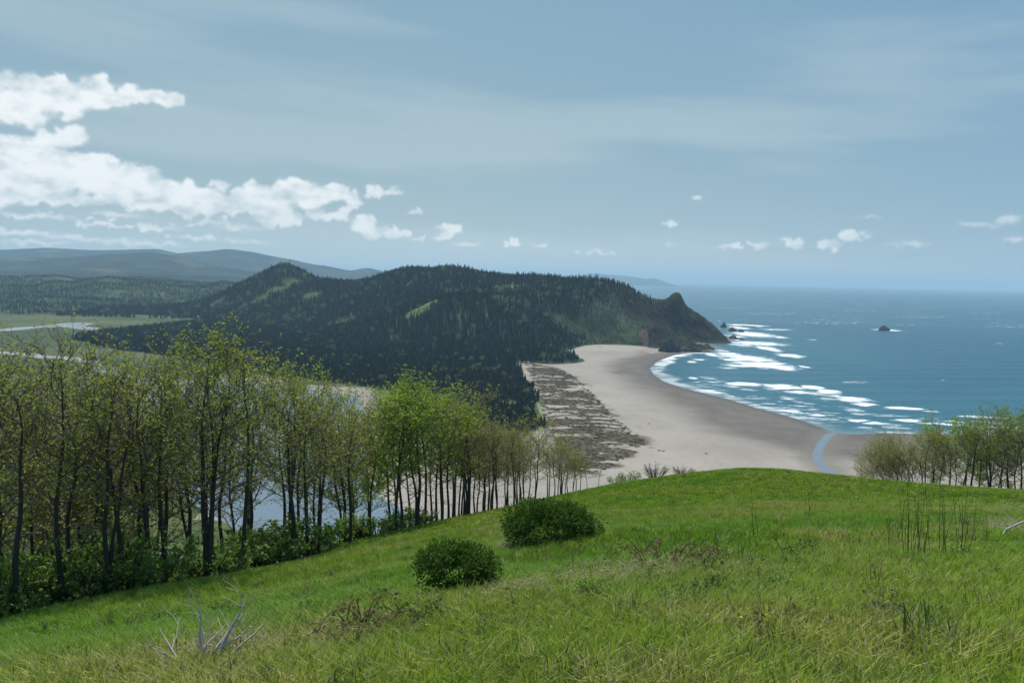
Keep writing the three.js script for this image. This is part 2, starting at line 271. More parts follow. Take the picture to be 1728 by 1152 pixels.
[[1150, 2210, 12], [1178, 2240, 4], [1192, 2290, 0], [1190, 2200, 1], [1205, 2200, -6], [1240, 2400, -8], [1235, 2250, -8], [1215, 2100, -8], [1180, 2010, -6], [1140, 1960, -4],
  [1142, 2520, 60], [1180, 2530, 20], [1215, 2520, -6], [1100, 2700, 40], [1000, 3000, 60], [900, 3200, 80], [800, 3400, 90], [700, 3500, 90], [600, 3600, 80], [500, 3700, 90], [1100, 3300, -5], [1000, 3800, 20], [800, 4500, 50], [600, 4600, 60],
  [200, 2950, 3], [0, 2900, 3], [-200, 2900, 3], [300, 3200, 22], [150, 3300, 24], [50, 3400, 26], [-150, 3300, 24], [400, 3700, 60], [200, 4200, 80], [60, 4200, 72], [-100, 4200, 80], [300, 4000, 78], [0, 5200, 100], [150, 5500, 112], [300, 5200, 104], [450, 5400, 95], [-250, 5400, 100], [650, 6000, 70], [-250, 6300, 60], [200, 6400, 70], [1050, 6000, 10]].forEach((a) => HW(...a));
const hillTps = thinPlate(hillPts, 0.001);
const duneD = polyInfo(plan([[884, 611], [945, 620], [975, 638], [1000, 662], [1027, 690], [1058, 718], [1090, 742], [1094, 755], [1060, 770], [1040, 785], [1000, 800], [960, 790], [918, 712], [905, 660], [892, 628]], 5));
const spitWood = polyInfo(plan([[125, 572], [200, 590], [300, 603], [420, 628], [520, 646], [625, 652], [700, 690], [790, 750], [870, 745], [918, 715], [908, 690], [898, 658], [878, 624], [858, 609], [800, 596], [600, 560], [420, 545], [320, 546], [235, 556], [170, 562]], 4));
function farHraw(x, z) {
  const s = shoreD(x, z), l = lagoonD(x, z), c = creekD(x, z), ta = tidalA(x, z), tb = tidalB(x, z);
  let flat = s < 0 ? Math.max(-9, s * 0.06) : Math.min(4.2, 0.2 + s * 0.028);
  if (s > 0) {
    flat += sstep(60, 220, s) * (0.5 * fbm(x * 0.02, z * 0.02, 3));
    flat += sstep(-4, 30, duneD(x, z)) * (1.4 + 1.4 * fbm(x * 0.05, z * 0.09, 3));
    flat = Math.min(flat, l > 0 ? Math.max(-4, 0.3 - l * 0.05) : 0.3 - l * 0.035);
    flat = Math.min(flat, -0.5 + sstep(1.0, 3.6, c) * 0.75 + Math.max(0, c - 6) * 0.05);
    flat = Math.min(flat, -0.7 + Math.max(0, ta - 17) * 0.09, -0.7 + Math.max(0, tb - 4) * 0.09);
  }
  const up = hillTps(x, z);
  let h = flat;
  if (up > flat - 4 && z < -1550) {
    const k = sstep(5, 40, up), calm = sstep(420, 330, x), rough = k * (sstep(-2900, -3400, z) * 55 * fbm(x * .0019 + 3, z * .0016, 3) + sstep(30, 90, up) * calm * 30 * fbm(x * .0052 + 1, z * .0030 + 4, 2) + (2 + 7 * calm) * fbm(x * 0.006, z * 0.006, 3) + 4 * fbm(x * 0.022 + 5, z * 0.022, 3) + 9 * (Math.abs(fbm(x * .04, z * .04, 4, .6)) - .2) * (1 - calm) * sstep(120, 90, up)), d = up + rough - flat;
    h = d > 4 ? up + rough : d < -4 ? flat : flat + (d + 4) * (d + 4) / 16;
  }
  return h;
}
const SX0 = -450, SX1 = 960, SZ0 = -2655, SZ1 = -495, FX0 = -5100, FX1 = 1320, FZ0 = -6615, FZ1 = -495;
const farH = fieldGrid(farHraw, FX0, FX1, FZ0, FZ1, 10);
const spitH = fieldGrid(farHraw, SX0 - 20, SX1 + 20, SZ0 - 20, SZ1 + 20, 5);
const landH = (x, z) => (x > SX0 && x < SX1 && z > SZ0 && z < SZ1 ? spitH(x, z) : farH(x, z));
function hitFar(px, py) { const v = dirOf(px, py); v.multiplyScalar(1 / -v.z); for (let d = 900; d < 6500; d += 6) { const x = v.x * d, y = EYE + v.y * d, z = -d; if (y < landH(x, z)) return [x, z, d]; } return null; }
console.log('far land', performance.now() | 0);

// clearings among the trees, read from the photograph and laid on the slopes
const clearings = [];
for (const [px, py, rx, ry, s] of [[765, 499, 18, 7, 1.2], [712, 519, 26, 8, 1.2], [855, 485, 22, 6, 1], [572, 545, 30, 8, 1], [500, 478, 22, 10, .62], [470, 490, 24, 8, .5], [530, 497, 20, 7, .5], [440, 505, 18, 6, .6], [1000, 566, 46, 12, .75], [1060, 560, 30, 10, .8], [960, 545, 30, 10, .55], [1030, 535, 30, 9, .55], [1090, 530, 20, 9, .6], [1000, 520, 30, 6, .4], [1155, 518, 22, 9, 1], [1120, 510, 16, 7, .9], [1145, 497, 16, 10, 1], [1140, 545, 40, 16, .85], [1190, 555, 30, 16, 1], [1130, 575, 50, 14, 1], [700, 600, 12, 4, .7], [690, 480, 14, 4, .6], [240, 518, 26, 4, .8], [310, 512, 22, 4, .8], [75, 510, 26, 4, .8], [360, 515, 20, 5, .8], [180, 500, 24, 4, .7], [60, 468, 40, 4, .6], [260, 478, 26, 4, .6], [405, 520, 14, 4, .7], [20, 525, 30, 5, .8]]) {
  const q = hitFar(px, py); if (q) clearings.push([q[0], q[1], rx * q[2] / FPX, ry * q[2] / FPX * 2.6, s]);
}
const openAt = (x, z) => { let o = 0; for (const c of clearings) { const q = ((x - c[0]) / c[2]) ** 2 + ((z - c[1]) / c[3]) ** 2; if (q < 1.6) o = Math.max(o, c[4] * (1.25 - q * .8)); } return o + 0.28 * fbm(x * 0.02, z * 0.02, 3); };
const slopeAt = (x, z) => Math.hypot(landH(x + 12, z) - landH(x - 12, z), landH(x, z + 12) - landH(x, z - 12)) / 24;
const coastRock = (x, z) => z > -2640 && z < -1930 && x > 345 + 25 * fbm(x * .02, z * .02, 2);

function coastColor(x, z, h, n, c) {
  const f = fbm(x * .16, z * .16, 3), s = slopeAt(x, z) + n * .35 + f * .2;
  const veg = mix3([.007, .012, .005], [.022, .033, .010], clamp(.42 + n * .9 + f * .6)), rock = mix3([.008, .0075, .007], [.036, .027, .023], clamp(.38 + n * .8 + f * .7));
  let q = mix3(veg, rock, sstep(.55, .95, s));
  const t = onThumb(x, z); q = mix3(q, mix3([.026, .044, .012], [.045, .064, .018], clamp(.5 + f)), t * .8);
  return mix3(q, [.21, .19, .165], sstep(6, 2.5, h) * (slopeAt(x, z) < .3 ? 1 : 0));
}
const lawn = at(1155, 517, 2410), scar = at(1085, 568, 2120);
const onThumb = (x, z) => sstep(1.15, .55, ((x - lawn.x) / 40) ** 2 + ((z - lawn.z) / 55) ** 2 + .4 * fbm(x * .05, z * .05, 2));
const farTex = colorTexture(2048, 2048, (u, v) => {
  const x = lerp(FX0, FX1, u), z = lerp(FZ1, FZ0, v), h = farH(x, z), n = fbm(x * .03, z * .03, 4), m = fbm(x * .006, z * .006, 3);
  let c = mix3([.035, .055, .022], [.075, .090, .038], clamp(.5 + m * 1.2 + n * .6));                     // meadow
  c = mix3(c, [.23, .22, .17], sstep(1.2, .2, h));
  if (h > 5.5) { const o = sstep(.25, .6, openAt(x, z) + (z < -2950 ? .2 + .5 * m : 0)); c = mix3(mix3([.018, .030, .016], [.04, .06, .022], clamp(.5 + n)), mix3([.032, .056, .016], [.068, .098, .028], clamp(.5 + n * 1.3)), o); }
  if (h > 1 && coastRock(x, z, h)) c = coastColor(x, z, h, n, c);
  return c;
}, false);
{ const w = FX1 - FX0, d = FZ1 - FZ0; farTex.matrixAutoUpdate = false; farTex.matrix.set(1 / w, 0, -FX0 / w, 0, -1 / d, FZ1 / d, 0, 0, 1); }
const farMat = new THREE.MeshPhysicalMaterial({ map: farTex, roughness: 1, specularIntensity: .1 });
const fx = range(FX0, FX1, 15), fz = range(FZ1, FZ0, 15);
const landMesh = new THREE.Mesh(surface(fx, fz, farH, (x, z, h) => h > -7.5 && !(x > SX0 && x < SX1 && z > SZ0 && z < SZ1)), farMat);
landMesh.name = 'hills'; landMesh.receiveShadow = landMesh.castShadow = true; tag(landMesh, 'wooded hills and river meadows beyond the spit', 'hills', null, 'structure'); scene.add(landMesh);
console.log('far tex', performance.now() | 0);

const rim = polyInfo(plan([[905, 612], [945, 620], [1000, 662], [1058, 718], [1092, 745], [1100, 765], [1130, 790], [1300, 800], [1240, 740], [1150, 690], [1080, 650], [1040, 632], [1080, 612], [1110, 600], [1060, 588], [985, 590], [955, 600]], 3));
const pool = lineDist(plan([[1098, 627], [1080, 622], [1060, 624], [1042, 629], [1041, 632], [1050, 634]])), pool2 = lineDist(plan([[1096, 624], [1086, 632], [1092, 642], [1100, 646]])), kelp = plan([[1075, 606], [1060, 607], [1090, 603], [1110, 604]]).map(([x, z]) => [x, z]);
const G = (f) => fieldGrid(f, SX0, SX1, SZ0, SZ1, 5);
const duneG = G(duneD), creekG = G(creekD), woodG = G(spitWood), poolG = G(pool), pool2G = G(pool2);
const spitTex = colorTexture(2048, 2048, (u, v) => {
  const x = lerp(SX0, SX1, u), z = lerp(SZ1, SZ0, v), h = spitH(x, z), s = shoreD(x, z), n = fbm(x * .05, z * .05, 4), m = fbm(x * .008, z * .011, 4), f = noise(x * .9, z * .9);
  let c = mix3([.205, .188, .164], [.25, .232, .204], clamp(.5 + m + n * .3));                       // dry sand
  const wetEdge = 75 + 45 * m + 8 * n + 75 * sstep(-1450, -950, z), wet = sstep(wetEdge + 40, wetEdge - 40, s);
  c = mix3(c, mix3([.080, .073, .065], [.104, .096, .086], clamp(.5 + n + m * .6)), wet * .92);
  c = mix3(c, [.08, .078, .075], sstep(26 + 10 * n, 6, s) * .9);
  c = mix3(c, [.13, .122, .11], sstep(30, 8, creekG(x, z) + 8 * n) * .7);
  c = mix3(c, [.10, .095, .09], Math.max(sstep(9 + 5 * n, 3, poolG(x, z)), sstep(8 + 5 * n, 3, pool2G(x, z))) * .8);
  for (const [kx, kz] of kelp) { const q = ((x - kx) / 26) ** 2 + ((z - kz) / 14) ** 2; if (q < 2) c = mix3(c, [.10, .085, .06], sstep(.25, .6, 1 - q + n * .8) * .75); }
  const dd = duneG(x, z) + 22 * n;
  if (dd > -12) {
    const mat = fbm(x * .035 + 2, z * .075, 4, .65) + .35 * fbm(x * .12, z * .16, 3), cover = sstep(-.16, .02, mat + .2 - sstep(60, 0, dd) * .12) * sstep(-8, 10, dd);
    c = mix3(c, mix3([.032, .029, .017], [.082, .070, .044], clamp(.5 + n * .7 + f * .35)), cover * .93);
  }
  if (h > 5.2 && duneD(x, z) < -5 || woodG(x, z) > 0) c = mix3([.03, .04, .018], [.07, .09, .03], clamp(.5 + n));
  else if (s > 250 && woodG(x, z) > -14) c = mix3(c, [.10, .12, .05], sstep(-14, 0, woodG(x, z) + 8 * n) * .8);
  if (h > 5.2 && z < -1600 && duneD(x, z) < -12) { const o = sstep(.25, .6, openAt(x, z)); c = mix3(mix3([.018, .030, .016], [.04, .06, .022], clamp(.5 + n)), x < 60 ? mix3([.05, .09, .02], [.095, .14, .035], clamp(.5 + n)) : mix3([.012, .023, .007], [.034, .054, .015], clamp(.45 + n * 1.5)), o); }
  if (x < -20 && lagoonD(x, z) < 4 && z > -1000 && (x < -230 || z > -560)) c = mix3([.035, .055, .018], [.07, .10, .03], clamp(.5 + n));
  if (h > 1.6 && z < -1900 && coastRock(x, z, h)) { c = coastColor(x, z, h, n, c); c = mix3(c, [.095, .065, .052], sstep(1.1, .7, ((x - scar.x) / 16) ** 2 + ((z - scar.z) / 40) ** 2 + n * .4) * sstep(5, 8, h)); }
  const g = 1 + f * .07 + .05 * fbm(x * .25, z * .12, 2); return [c[0] * g, c[1] * g, c[2] * g];
}, false);
{ const w = SX1 - SX0, d = SZ1 - SZ0; spitTex.matrixAutoUpdate = false; spitTex.matrix.set(1 / w, 0, -SX0 / w, 0, -1 / d, SZ1 / d, 0, 0, 1); }
const beach = new THREE.Mesh(surface(range(SX0, SX1, 5), range(SZ1, SZ0, 5), spitH, (x, z, h) => h > -7.5), new THREE.MeshPhysicalMaterial({ map: spitTex, roughness: 1, specularIntensity: .2 }));
beach.name = 'beach'; beach.receiveShadow = beach.castShadow = true; tag(beach, 'pale sand spit with darker wet sand beside the surf', 'beach', null, 'structure'); scene.add(beach);
console.log('spit', performance.now() | 0);

// ---------------------------------------------------------------- far ridges, one sheet each
const ridgeTex = colorTexture(1024, 1024, (u, v) => { const n = tileFbm(u, v, 10, 5, .6), m = tileFbm(u + .3, v, 90, 2); return mix3([.012, .022, .016], mix3([.03, .045, .02], [.055, .065, .04], sstep(.1, .5, n)), sstep(-.05, .5, n + m * .35)); });
ridgeTex.repeat.set(1 / 1800, 1 / 1800);
const ridgeMat = new THREE.MeshPhysicalMaterial({ map: ridgeTex, roughness: 1, specularIntensity: .1 });
function ridge(name, label, d, wide, line, seed) {
  const pts = line.map(([px, py]) => at(px, py, d)), x0 = pts[0].x, x1 = pts[pts.length - 1].x, tall = (x) => { let i = 1; while (i < pts.length - 1 && pts[i].x < x) i++; const a = pts[i - 1], b = pts[i], t = clamp((x - a.x) / (b.x - a.x)), s = t * t * (3 - 2 * t); return lerp(a.y, b.y, lerp(t, s, .6)); };
  const H = (x, z) => { const w = -(z + d) / wide, e = sstep(0, 500, x - x0 + 400) * sstep(0, 500, x1 - x + 400), top = tall(x), f = w > 0 ? 1 - .55 * w : 1; const q = Math.max(0, 1 - Math.abs(w + .12 * fbm(x * .002 + seed, z * .002, 2) * (Math.abs(w) > .1 ? 1 : 0))), body = Math.pow(q, .85) * (1 + .30 * fbm(x * .0014 + seed, z * .0014, 4) * sstep(0, .5, Math.abs(w))); return Math.max(-20, (top * body * f + 5 * fbm(x * .012, z * .012 + seed, 3)) * e - (1 - e) * 20); };
  const m = new THREE.Mesh(surface(range(x0 - 400, x1 + 400, d / 200), range(-d + wide, -d - wide, wide / 24), H, (x, z, h) => h > -15), ridgeMat);
  m.name = name; m.castShadow = m.receiveShadow = true; tag(m, label, 'hills', null, 'structure'); scene.add(m);
}
ridge('coast_range', 'hazy blue mountain ridge with two broad summits', 12500, 2000, [[-500, 430], [-200, 424], [0, 421], [80, 418], [160, 422], [265, 420], [300, 427], [340, 424], [385, 420], [420, 424], [470, 434], [540, 447], [590, 456], [620, 452], [650, 458], [680, 451], [710, 457], [760, 462], [835, 458], [870, 463], [980, 469], [1010, 474]], 3);
ridge('coast_range_spur', 'darker blue mountain spur in front of the ridge', 8800, 1300, [[-500, 445], [-200, 440], [0, 436], [100, 434], [200, 428], [255, 425], [300, 432], [340, 443], [390, 452], [440, 459], [520, 468], [600, 472]], 11);
ridge('coast_foothill', 'low dark wooded foothills under the mountains', 6900, 800, [[-500, 460], [-100, 455], [60, 458], [160, 452], [260, 462], [360, 466], [470, 470], [560, 474]], 23);
ridge('distant_headland', 'faint distant headland on the sea horizon', 30000, 2600, [[930, 470], [970, 465], [1005, 462], [1040, 464], [1070, 467], [1092, 470.5], [1100, 469], [1110, 470], [1118, 474.5], [1124, 478]], 31);

// ---------------------------------------------------------------- water
const OX0 = 240, OX1 = 1980, OZ0 = -3600, OZ1 = -800;
const foamSpots = [];
for (const [px, py, rx, ry, s, lace] of [
  [1262, 549, 34, 2.4, 1], [1310, 556, 26, 1.6, .8], [1248, 553, 18, 2, .8], [1272, 564, 38, 5.5, 1.1], [1240, 567, 16, 3, .8], [1318, 569, 18, 2.5, .8],
  [1280, 579, 50, 4, 1], [1297, 588, 18, 5, 1.2], [1250, 581, 30, 3, .8], [1233, 596, 22, 7, 1], [1262, 604, 42, 8, 1.1], [1240, 606, 26, 6, .9], [1288, 615, 52, 7.5, 1.1], [1318, 621, 22, 4, 1], [1250, 617, 36, 4, .8], [1222, 621, 26, 2, .7],
  [1335, 600.5, 24, 3, 1.3], [1357, 618.5, 9, 2.2, 1.2], [1168, 611, 12, 3, .8], [1165, 638.5, 8, 2, 1.1], [1185, 607, 14, 3, .7], [1205, 598, 14, 4, .8],
  [1252, 647.5, 34, 3, 1.1], [1318, 651, 34, 4.5, 1.1], [1372, 652.5, 18, 3.5, 1.3], [1400, 660, 26, 4, 1.1], [1432, 672, 34, 7, 1.05], [1455, 681, 20, 4, .9], [1392, 668, 40, 6, .6], [1350, 662, 36, 5, .6],
  [1525, 689, 36, 3.4, 1.3], [1570, 694, 24, 1.6, .9], [1330, 692, 26, 2, .9], [1375, 699, 22, 2, .9], [1450, 709, 24, 2.6, 1.1], [1475, 713, 26, 2.5, .8], [1540, 711, 30, 3, 1.2], [1500, 716, 50, 3.5, .65], [1410, 706, 40, 3.5, .6], [1350, 684, 26, 2, .7], [1300, 676, 24, 2, .6], [1440, 720, 50, 3, .55], [1600, 716, 50, 3, .8], [1660, 705, 40, 3, .9], [1680, 722, 50, 3, .9],
  [1496, 556.5, 24, 1.7, 1.2], [1440, 644, 24, 1.5, .4], [1598, 642, 4, .8, 1], [1415, 548, 6, .6, .8], [1370, 573, 7, .7, .8], [1690, 580, 6, .6, .8], [1205, 526, 6, 1.5, .8], [1222, 540, 8, 2, .7], [1238, 572, 8, 2, 1]]) {
  const p = onLevel(px, py), d = -p.z; foamSpots.push([p.x, p.z, rx * d / FPX, ry * d * d / (EYE * FPX), s]);
}
const FXC = 40; const foamBins = new Map();
for (const f of foamSpots) for (let bx = Math.floor((f[0] - f[2] * 1.7) / FXC); bx <= (f[0] + f[2] * 1.7) / FXC; bx++) { if (!foamBins.has(bx)) foamBins.set(bx, []); foamBins.get(bx).push(f); }
const SEA = [.006, .062, .105], SHALLOW = [.012, .086, .120];
const foamAt = (x, z) => {
  const wx = x + 14 * fbm(x * .012, z * .006 + 9, 3), wz = z + 22 * fbm(x * .01 + 7, z * .004, 3); let f = 0;
  for (const b of foamBins.get(Math.floor(wx / FXC)) ?? []) { const q = ((wx - b[0]) / b[2]) ** 2 + ((wz - b[1]) / b[3]) ** 2; if (q < 2) f = Math.max(f, b[4] * (1.15 - q * .75)); }
  const s = -shoreD(x, z);                                               // how far out from the sand
  if (s < 70 && z < -930 && z > -2000) f = Math.max(f, sstep(34, 4, Math.abs(s - 12 - 12 * noise(x * .02, z * .02))) * lerp(.38, .92, sstep(-1050, -1350, z)) * (1 + .3 * noise(x * .03 + 8, z * .03)));
  if (s < 160 && z > -1500) f = Math.max(f, .20 + .22 * Math.sin(s * .075 + 3 * noise(x * .015, z * .015)));
  if (f <= 0) return 0;
  const w = f + .62 * fbm(x * .012, z * .03, 4, .62) - .12, fine = fbm(x * .06 + 3, z * .10, 4, .62); return Math.max(sstep(.40, .92, w + .5 * fine), .5 * sstep(.08, .4, w) * sstep(.0, .35, fine + .1));
};
const surfTex = colorTexture(2048, 2048, (u, v) => {
  const x = lerp(OX0, OX1, u), z = lerp(OZ1, OZ0, v), s = -shoreD(x, z), edge = Math.min(1, Math.min(u, 1 - u, 1 - v) * 14), n = fbm(x * .012, z * .006, 4);
  let c = mix3(SEA, SHALLOW, clamp(sstep(700, 80, s) * .8 + n * .35) * edge);
  c = mix3(c, [.12, .17, .19], sstep(40, 0, s + 14 * n) * .8);
  return mix3(c, [.74, .77, .78], foamAt(x, z) * edge * .95);
}, false);
{ const w = OX1 - OX0, d = OZ1 - OZ0; surfTex.matrixAutoUpdate = false; surfTex.matrix.set(1 / w, 0, -OX0 / w, 0, -1 / d, OZ1 / d, 0, 0, 1); }
const chop = greyTexture(1024, 1024, (u, v) => .5 + .42 * tileFbm(u, v, 34, 5, .62)); chop.repeat.set(1 / 240, 1 / 170);
const chopNear = chop;
const surf = (x, z) => { const e = sstep(0, 200, x - OX0) * sstep(0, 300, OX1 - x) * sstep(0, 300, z - OZ0) * sstep(0, 200, OZ1 - z); return e * (0.35 * Math.sin(z * .075 + x * .012 + 2.2 * noise(x * .004, z * .006)) + 0.25 * noise(x * .03, z * .05)) * sstep(0, 120, -shoreD(x, z)); };
const surfMesh = new THREE.Mesh(surface(range(OX0, OX1, 6), range(OZ1, OZ0, 8), surf), new THREE.MeshPhysicalMaterial({ map: surfTex, bumpMap: chop, bumpScale: 1.1, roughness: .32, specularIntensity: .38, ior: 1.33 }));
surfMesh.name = 'surf'; surfMesh.receiveShadow = true; tag(surfMesh, 'teal sea breaking in white surf along the beach', 'sea', null, 'structure'); scene.add(surfMesh);
const oceanMat = new THREE.MeshPhysicalMaterial({ bumpMap: chop, bumpScale: 1.1, roughness: .32, specularIntensity: .38, ior: 1.33 }); oceanMat.map = colorTexture(1024, 1024, (u, v) => { const n = tileFbm(u, v, 8, 5, .55), w = tileFbm(u + .2, v + .6, 64, 2, .5), k = tileFbm(u + .5, v + .2, 10, 2, .5); return mix3(mix3(SEA, [.013, .078, .115], clamp(.5 + n)), [.6, .66, .68], sstep(.98, 1.05, w + k * .35)); }); oceanMat.map.repeat.set(1 / 900, 1 / 900);
const seaX = [OX0 - 30000, OX0 - 3000, OX0, OX1, OX1 + 1500, OX1 + 5000, OX1 + 18000, OX1 + 42000], seaZ = [3000, 600, OZ1, OZ0, OZ0 - 1500, OZ0 - 5000, OZ0 - 15000, OZ0 - 50000];
const ocean = new THREE.Mesh(surface(seaX, seaZ, () => 0, (x, z) => !(x > OX0 && x < OX1 && z > OZ0 && z < OZ1) && !(x < OX0 && z > -7000)), oceanMat);
ocean.name = 'sea'; ocean.receiveShadow = true; tag(ocean, 'open teal sea stretching to the horizon', 'sea', null, 'structure'); scene.add(ocean);
const riverMat = new THREE.MeshPhysicalMaterial({ bumpMap: chop, bumpScale: .12, roughness: .14, ior: 1.33, specularIntensity: 1 }); riverMat.color.setRGB(.105, .14, .175);  // silty shallow tone, lifted to carry sky glare in the base colour
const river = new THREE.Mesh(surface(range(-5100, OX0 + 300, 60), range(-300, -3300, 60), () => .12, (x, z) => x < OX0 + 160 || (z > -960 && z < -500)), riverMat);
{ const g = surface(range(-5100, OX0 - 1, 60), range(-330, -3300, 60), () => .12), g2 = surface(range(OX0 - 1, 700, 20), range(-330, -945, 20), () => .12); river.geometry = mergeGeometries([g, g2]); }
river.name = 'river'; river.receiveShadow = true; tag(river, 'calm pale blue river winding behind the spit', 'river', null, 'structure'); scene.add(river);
console.log('water', performance.now() | 0);

// ---------------------------------------------------------------- rocks in the sea
const rockTex = colorTexture(512, 512, (u, v) => { const n = tileFbm(u, v, 8, 5, .6); return mix3([.018, .017, .016], [.075, .065, .055], clamp(.45 + n)); });
rockTex.repeat.set(3, 3);
const rockMat = new THREE.MeshPhysicalMaterial({ map: rockTex, roughness: .9, specularIntensity: .3 });
function rockGeo(seed, profile) {                                        // a craggy block; profile(angle, t) gives how far each height reaches
  const g = new THREE.IcosahedronGeometry(1, 5), p = g.attributes.position;
  for (let i = 0; i < p.count; i++) {
    const x = p.getX(i), y = p.getY(i), z = p.getZ(i), n = fbm(x * 1.7 + seed, z * 1.7 + y * 1.3, 4, .6), c = Math.abs(fbm(x * 4 + seed * 3, y * 4 + z * 3, 3)), k = 1 + .35 * n - .3 * c;
    const t = clamp(y), sh = profile(Math.atan2(z, x), t); p.setXYZ(i, x * k * sh, Math.max(y, -.35) * k, z * k * sh);
  }
  g.computeVertexNormals(); return g;
}
const peaked = (s) => (a, t) => 1 - .55 * t + .2 * Math.sin(a * 2 + s);
function seaRock(name, px, py, wpx, hpx, depth, seed, label, group) {
  const p = onLevel(px, py), d = -p.z, m = single(name, rockGeo(seed, peaked(seed)), rockMat, label, 'rock', group);
  m.position.set(p.x, 0, p.z); m.scale.set(wpx * d / FPX / 2, hpx * d / FPX * .95, wpx * d / FPX / 2 * depth); m.rotation.y = 0; return m;
}
seaRock('sea_stack', 1493, 557.5, 24, 9.5, .8, 3, 'lone dark pointed rock ringed by foam far out at sea');
seaRock('sea_rock', 1221, 552, 12, 10, 1.2, 5, 'tall jagged dark rock standing off the headland tip', 'rocks off the headland tip');
seaRock('sea_rock', 1236, 559, 15, 7, 1.3, 7, 'broad low dark rock seaward of the jagged one', 'rocks off the headland tip');
seaRock('sea_rock', 1250, 560, 14, 5, 1.2, 9, 'flat outermost dark rock of the headland chain', 'rocks off the headland tip');
seaRock('sea_rock', 1238, 572, 16, 8, 1.2, 12, 'dark peaked rock in the foam below the headland tip', 'rocks off the headland tip');
seaRock('sea_rock', 1250, 573, 10, 3, 1, 13, 'small dark rock awash beside the peaked one', 'rocks off the headland tip');
seaRock('reef', 1255, 551, 46, 1.6, .25, 14, 'long flat dark reef behind the headland rocks');
seaRock('sea_rock', 1130, 594, 38, 24, .8, 21, 'big rounded dark rock at the end of the beach');
seaRock('sea_rock', 1160, 593, 60, 12, .5, 22, 'long dark rock ledge running out from the beach end');
seaRock('sea_rock', 1192, 589, 34, 9, .6, 23, 'low dark rock tongue at the seaward end of the ledge');
seaRock('sea_rock', 1190, 593, 26, 2.5, .6, 24, 'thin rock shelf awash below the ledge');
seaRock('boulder', 1013, 588, 8, 4, .8, 25, 'small dark boulder alone on the sand under the hill');
seaRock('boulder', 1208, 573, 10, 4, .6, 26, 'dark boulder beside the hidden cove sand');
// drift logs on the sand
const logMat = std([.10, .085, .07], .95);
for (const [px, py, len, turn, label] of [[1241, 793, 13, .25, 'weathered drift log lying on dry sand beside the grassy brow'], [1113, 762, 7, .1, 'short drift log on the sand below the dune grass'], [1120, 763, 5, .4, 'small piece of driftwood next to the short drift log'], [1192, 767, 5, -.2, 'lone dark driftwood stub out on the open sand'], [1096, 716, 6, 1.0, 'upright drift stump on the open sand beside the dunes']]) {
  const p = onLevel(px, py, 3.4), y = landH(p.x, p.z), L = len * -p.z / FPX, m = new Mesher(), r = rng(px);
  const pts = []; for (let i = 0; i <= 8; i++) pts.push(V((i / 8 - .5) * L, .18 * Math.sin(i * 1.1), .3 * (r() - .5)));
  m.tube(pts, pts.map((_, i) => .42 - .025 * i), 8); m.tube([V(-.1 * L, .2, 0), V(0, .8, .5), V(.06 * L, 1.3, .9)], [.16, .12, .05], 5);
  const o = single('drift_log', m.build(), logMat, label, 'driftwood', 'driftwood on the beach'); o.position.set(p.x, y + .25, p.z); o.rotation.y = turn;
}

// ---------------------------------------------------------------- conifers and broadleaved trees of the far woods
function coniferGeo(seed, tiers, spikes) {                               // ragged whorls of drooping boughs round a leader, 1 m tall
  const r = rng(seed), pos = [], idx = [];
  for (let t = 0; t < tiers; t++) {
    const f = t / tiers, y0 = .10 + .86 * f, R = .21 * Math.pow(1 - f, .8) * (.85 + .35 * r()) + .012, top = Math.min(1, y0 + .20 * (1 - f * .5)), c = pos.length / 3, off = r() * 6;
    pos.push((r() - .5) * .01, top, (r() - .5) * .01);
    for (let s = 0; s < spikes * 2; s++) { const a = off + s / (spikes * 2) * Math.PI * 2, k = s % 2 ? .42 : .8 + .45 * r(); pos.push(Math.cos(a) * R * k, y0 + (s % 2 ? .035 : -.015) + (r() - .5) * .02, Math.sin(a) * R * k); }
    for (let s = 0; s < spikes * 2; s++) idx.push(c, c + 1 + (s + 1) % (spikes * 2), c + 1 + s);
  }
  const g = new THREE.BufferGeometry(); g.setAttribute('position', new THREE.Float32BufferAttribute(pos, 3)); g.setIndex(idx); const o = g.toNonIndexed(); o.computeVertexNormals(); return o;
}
const trunkGeo = () => new Mesher().tube([V(0, -.04, 0), V(.003, .3, 0), V(0, .7, .002)], [.018, .014, .006], 5).build();
const coniferFar = [1, 2, 3, 4, 5].map((s) => coniferGeo(s * 13, 7, 6)), coniferNear = [1, 2, 3, 4, 5, 6].map((s) => coniferGeo(s * 31 + 4, 10, 8));
const coniferMat = std([.018, .038, .023], .95, { side: THREE.DoubleSide }), barkMat = std([.07, .06, .05], .95);
function broadGeo(seed, n) {                                             // leaf clumps through a lumpy crown, 1 m tall
  const r = rng(seed), m = new Mesher(), lobes = []; for (let i = 0; i < 7; i++) lobes.push([V((r() - .5) * .45, .45 + r() * .38, (r() - .5) * .45), .14 + r() * .12]);
  for (let i = 0; i < n; i++) { const [c, R] = lobes[i % 7], d = randDir(r), s = randDir(r).cross(d).normalize(), w = R * (.55 + .5 * r()); m.leaf(c.clone().addScaledVector(d, w), randDir(r).lerp(d, .4).normalize(), s, .07 + .06 * r(), .06 + .04 * r()); }
  return m.build();
}
const broadFar = [1, 2, 3].map((s) => broadGeo(s * 7, 130)), broadMat = leafy([.105, .165, .04], .35);
const rT = rng(2024), farTrees = [], farBroad = [], pixelOk = (px, py) => px > -160 && px < 1900 && py > 380 && py < 1000;
function hidden(x, y, z) {                                               // behind a far slope?
  const d = Math.hypot(x, z), n = 22; for (let i = 4; i < n; i++) { const t = i / n; if (-z * t < 1400) continue; if (landH(x * t, z * t) > EYE + (y - EYE) * t + 14) return true; } return false;
}
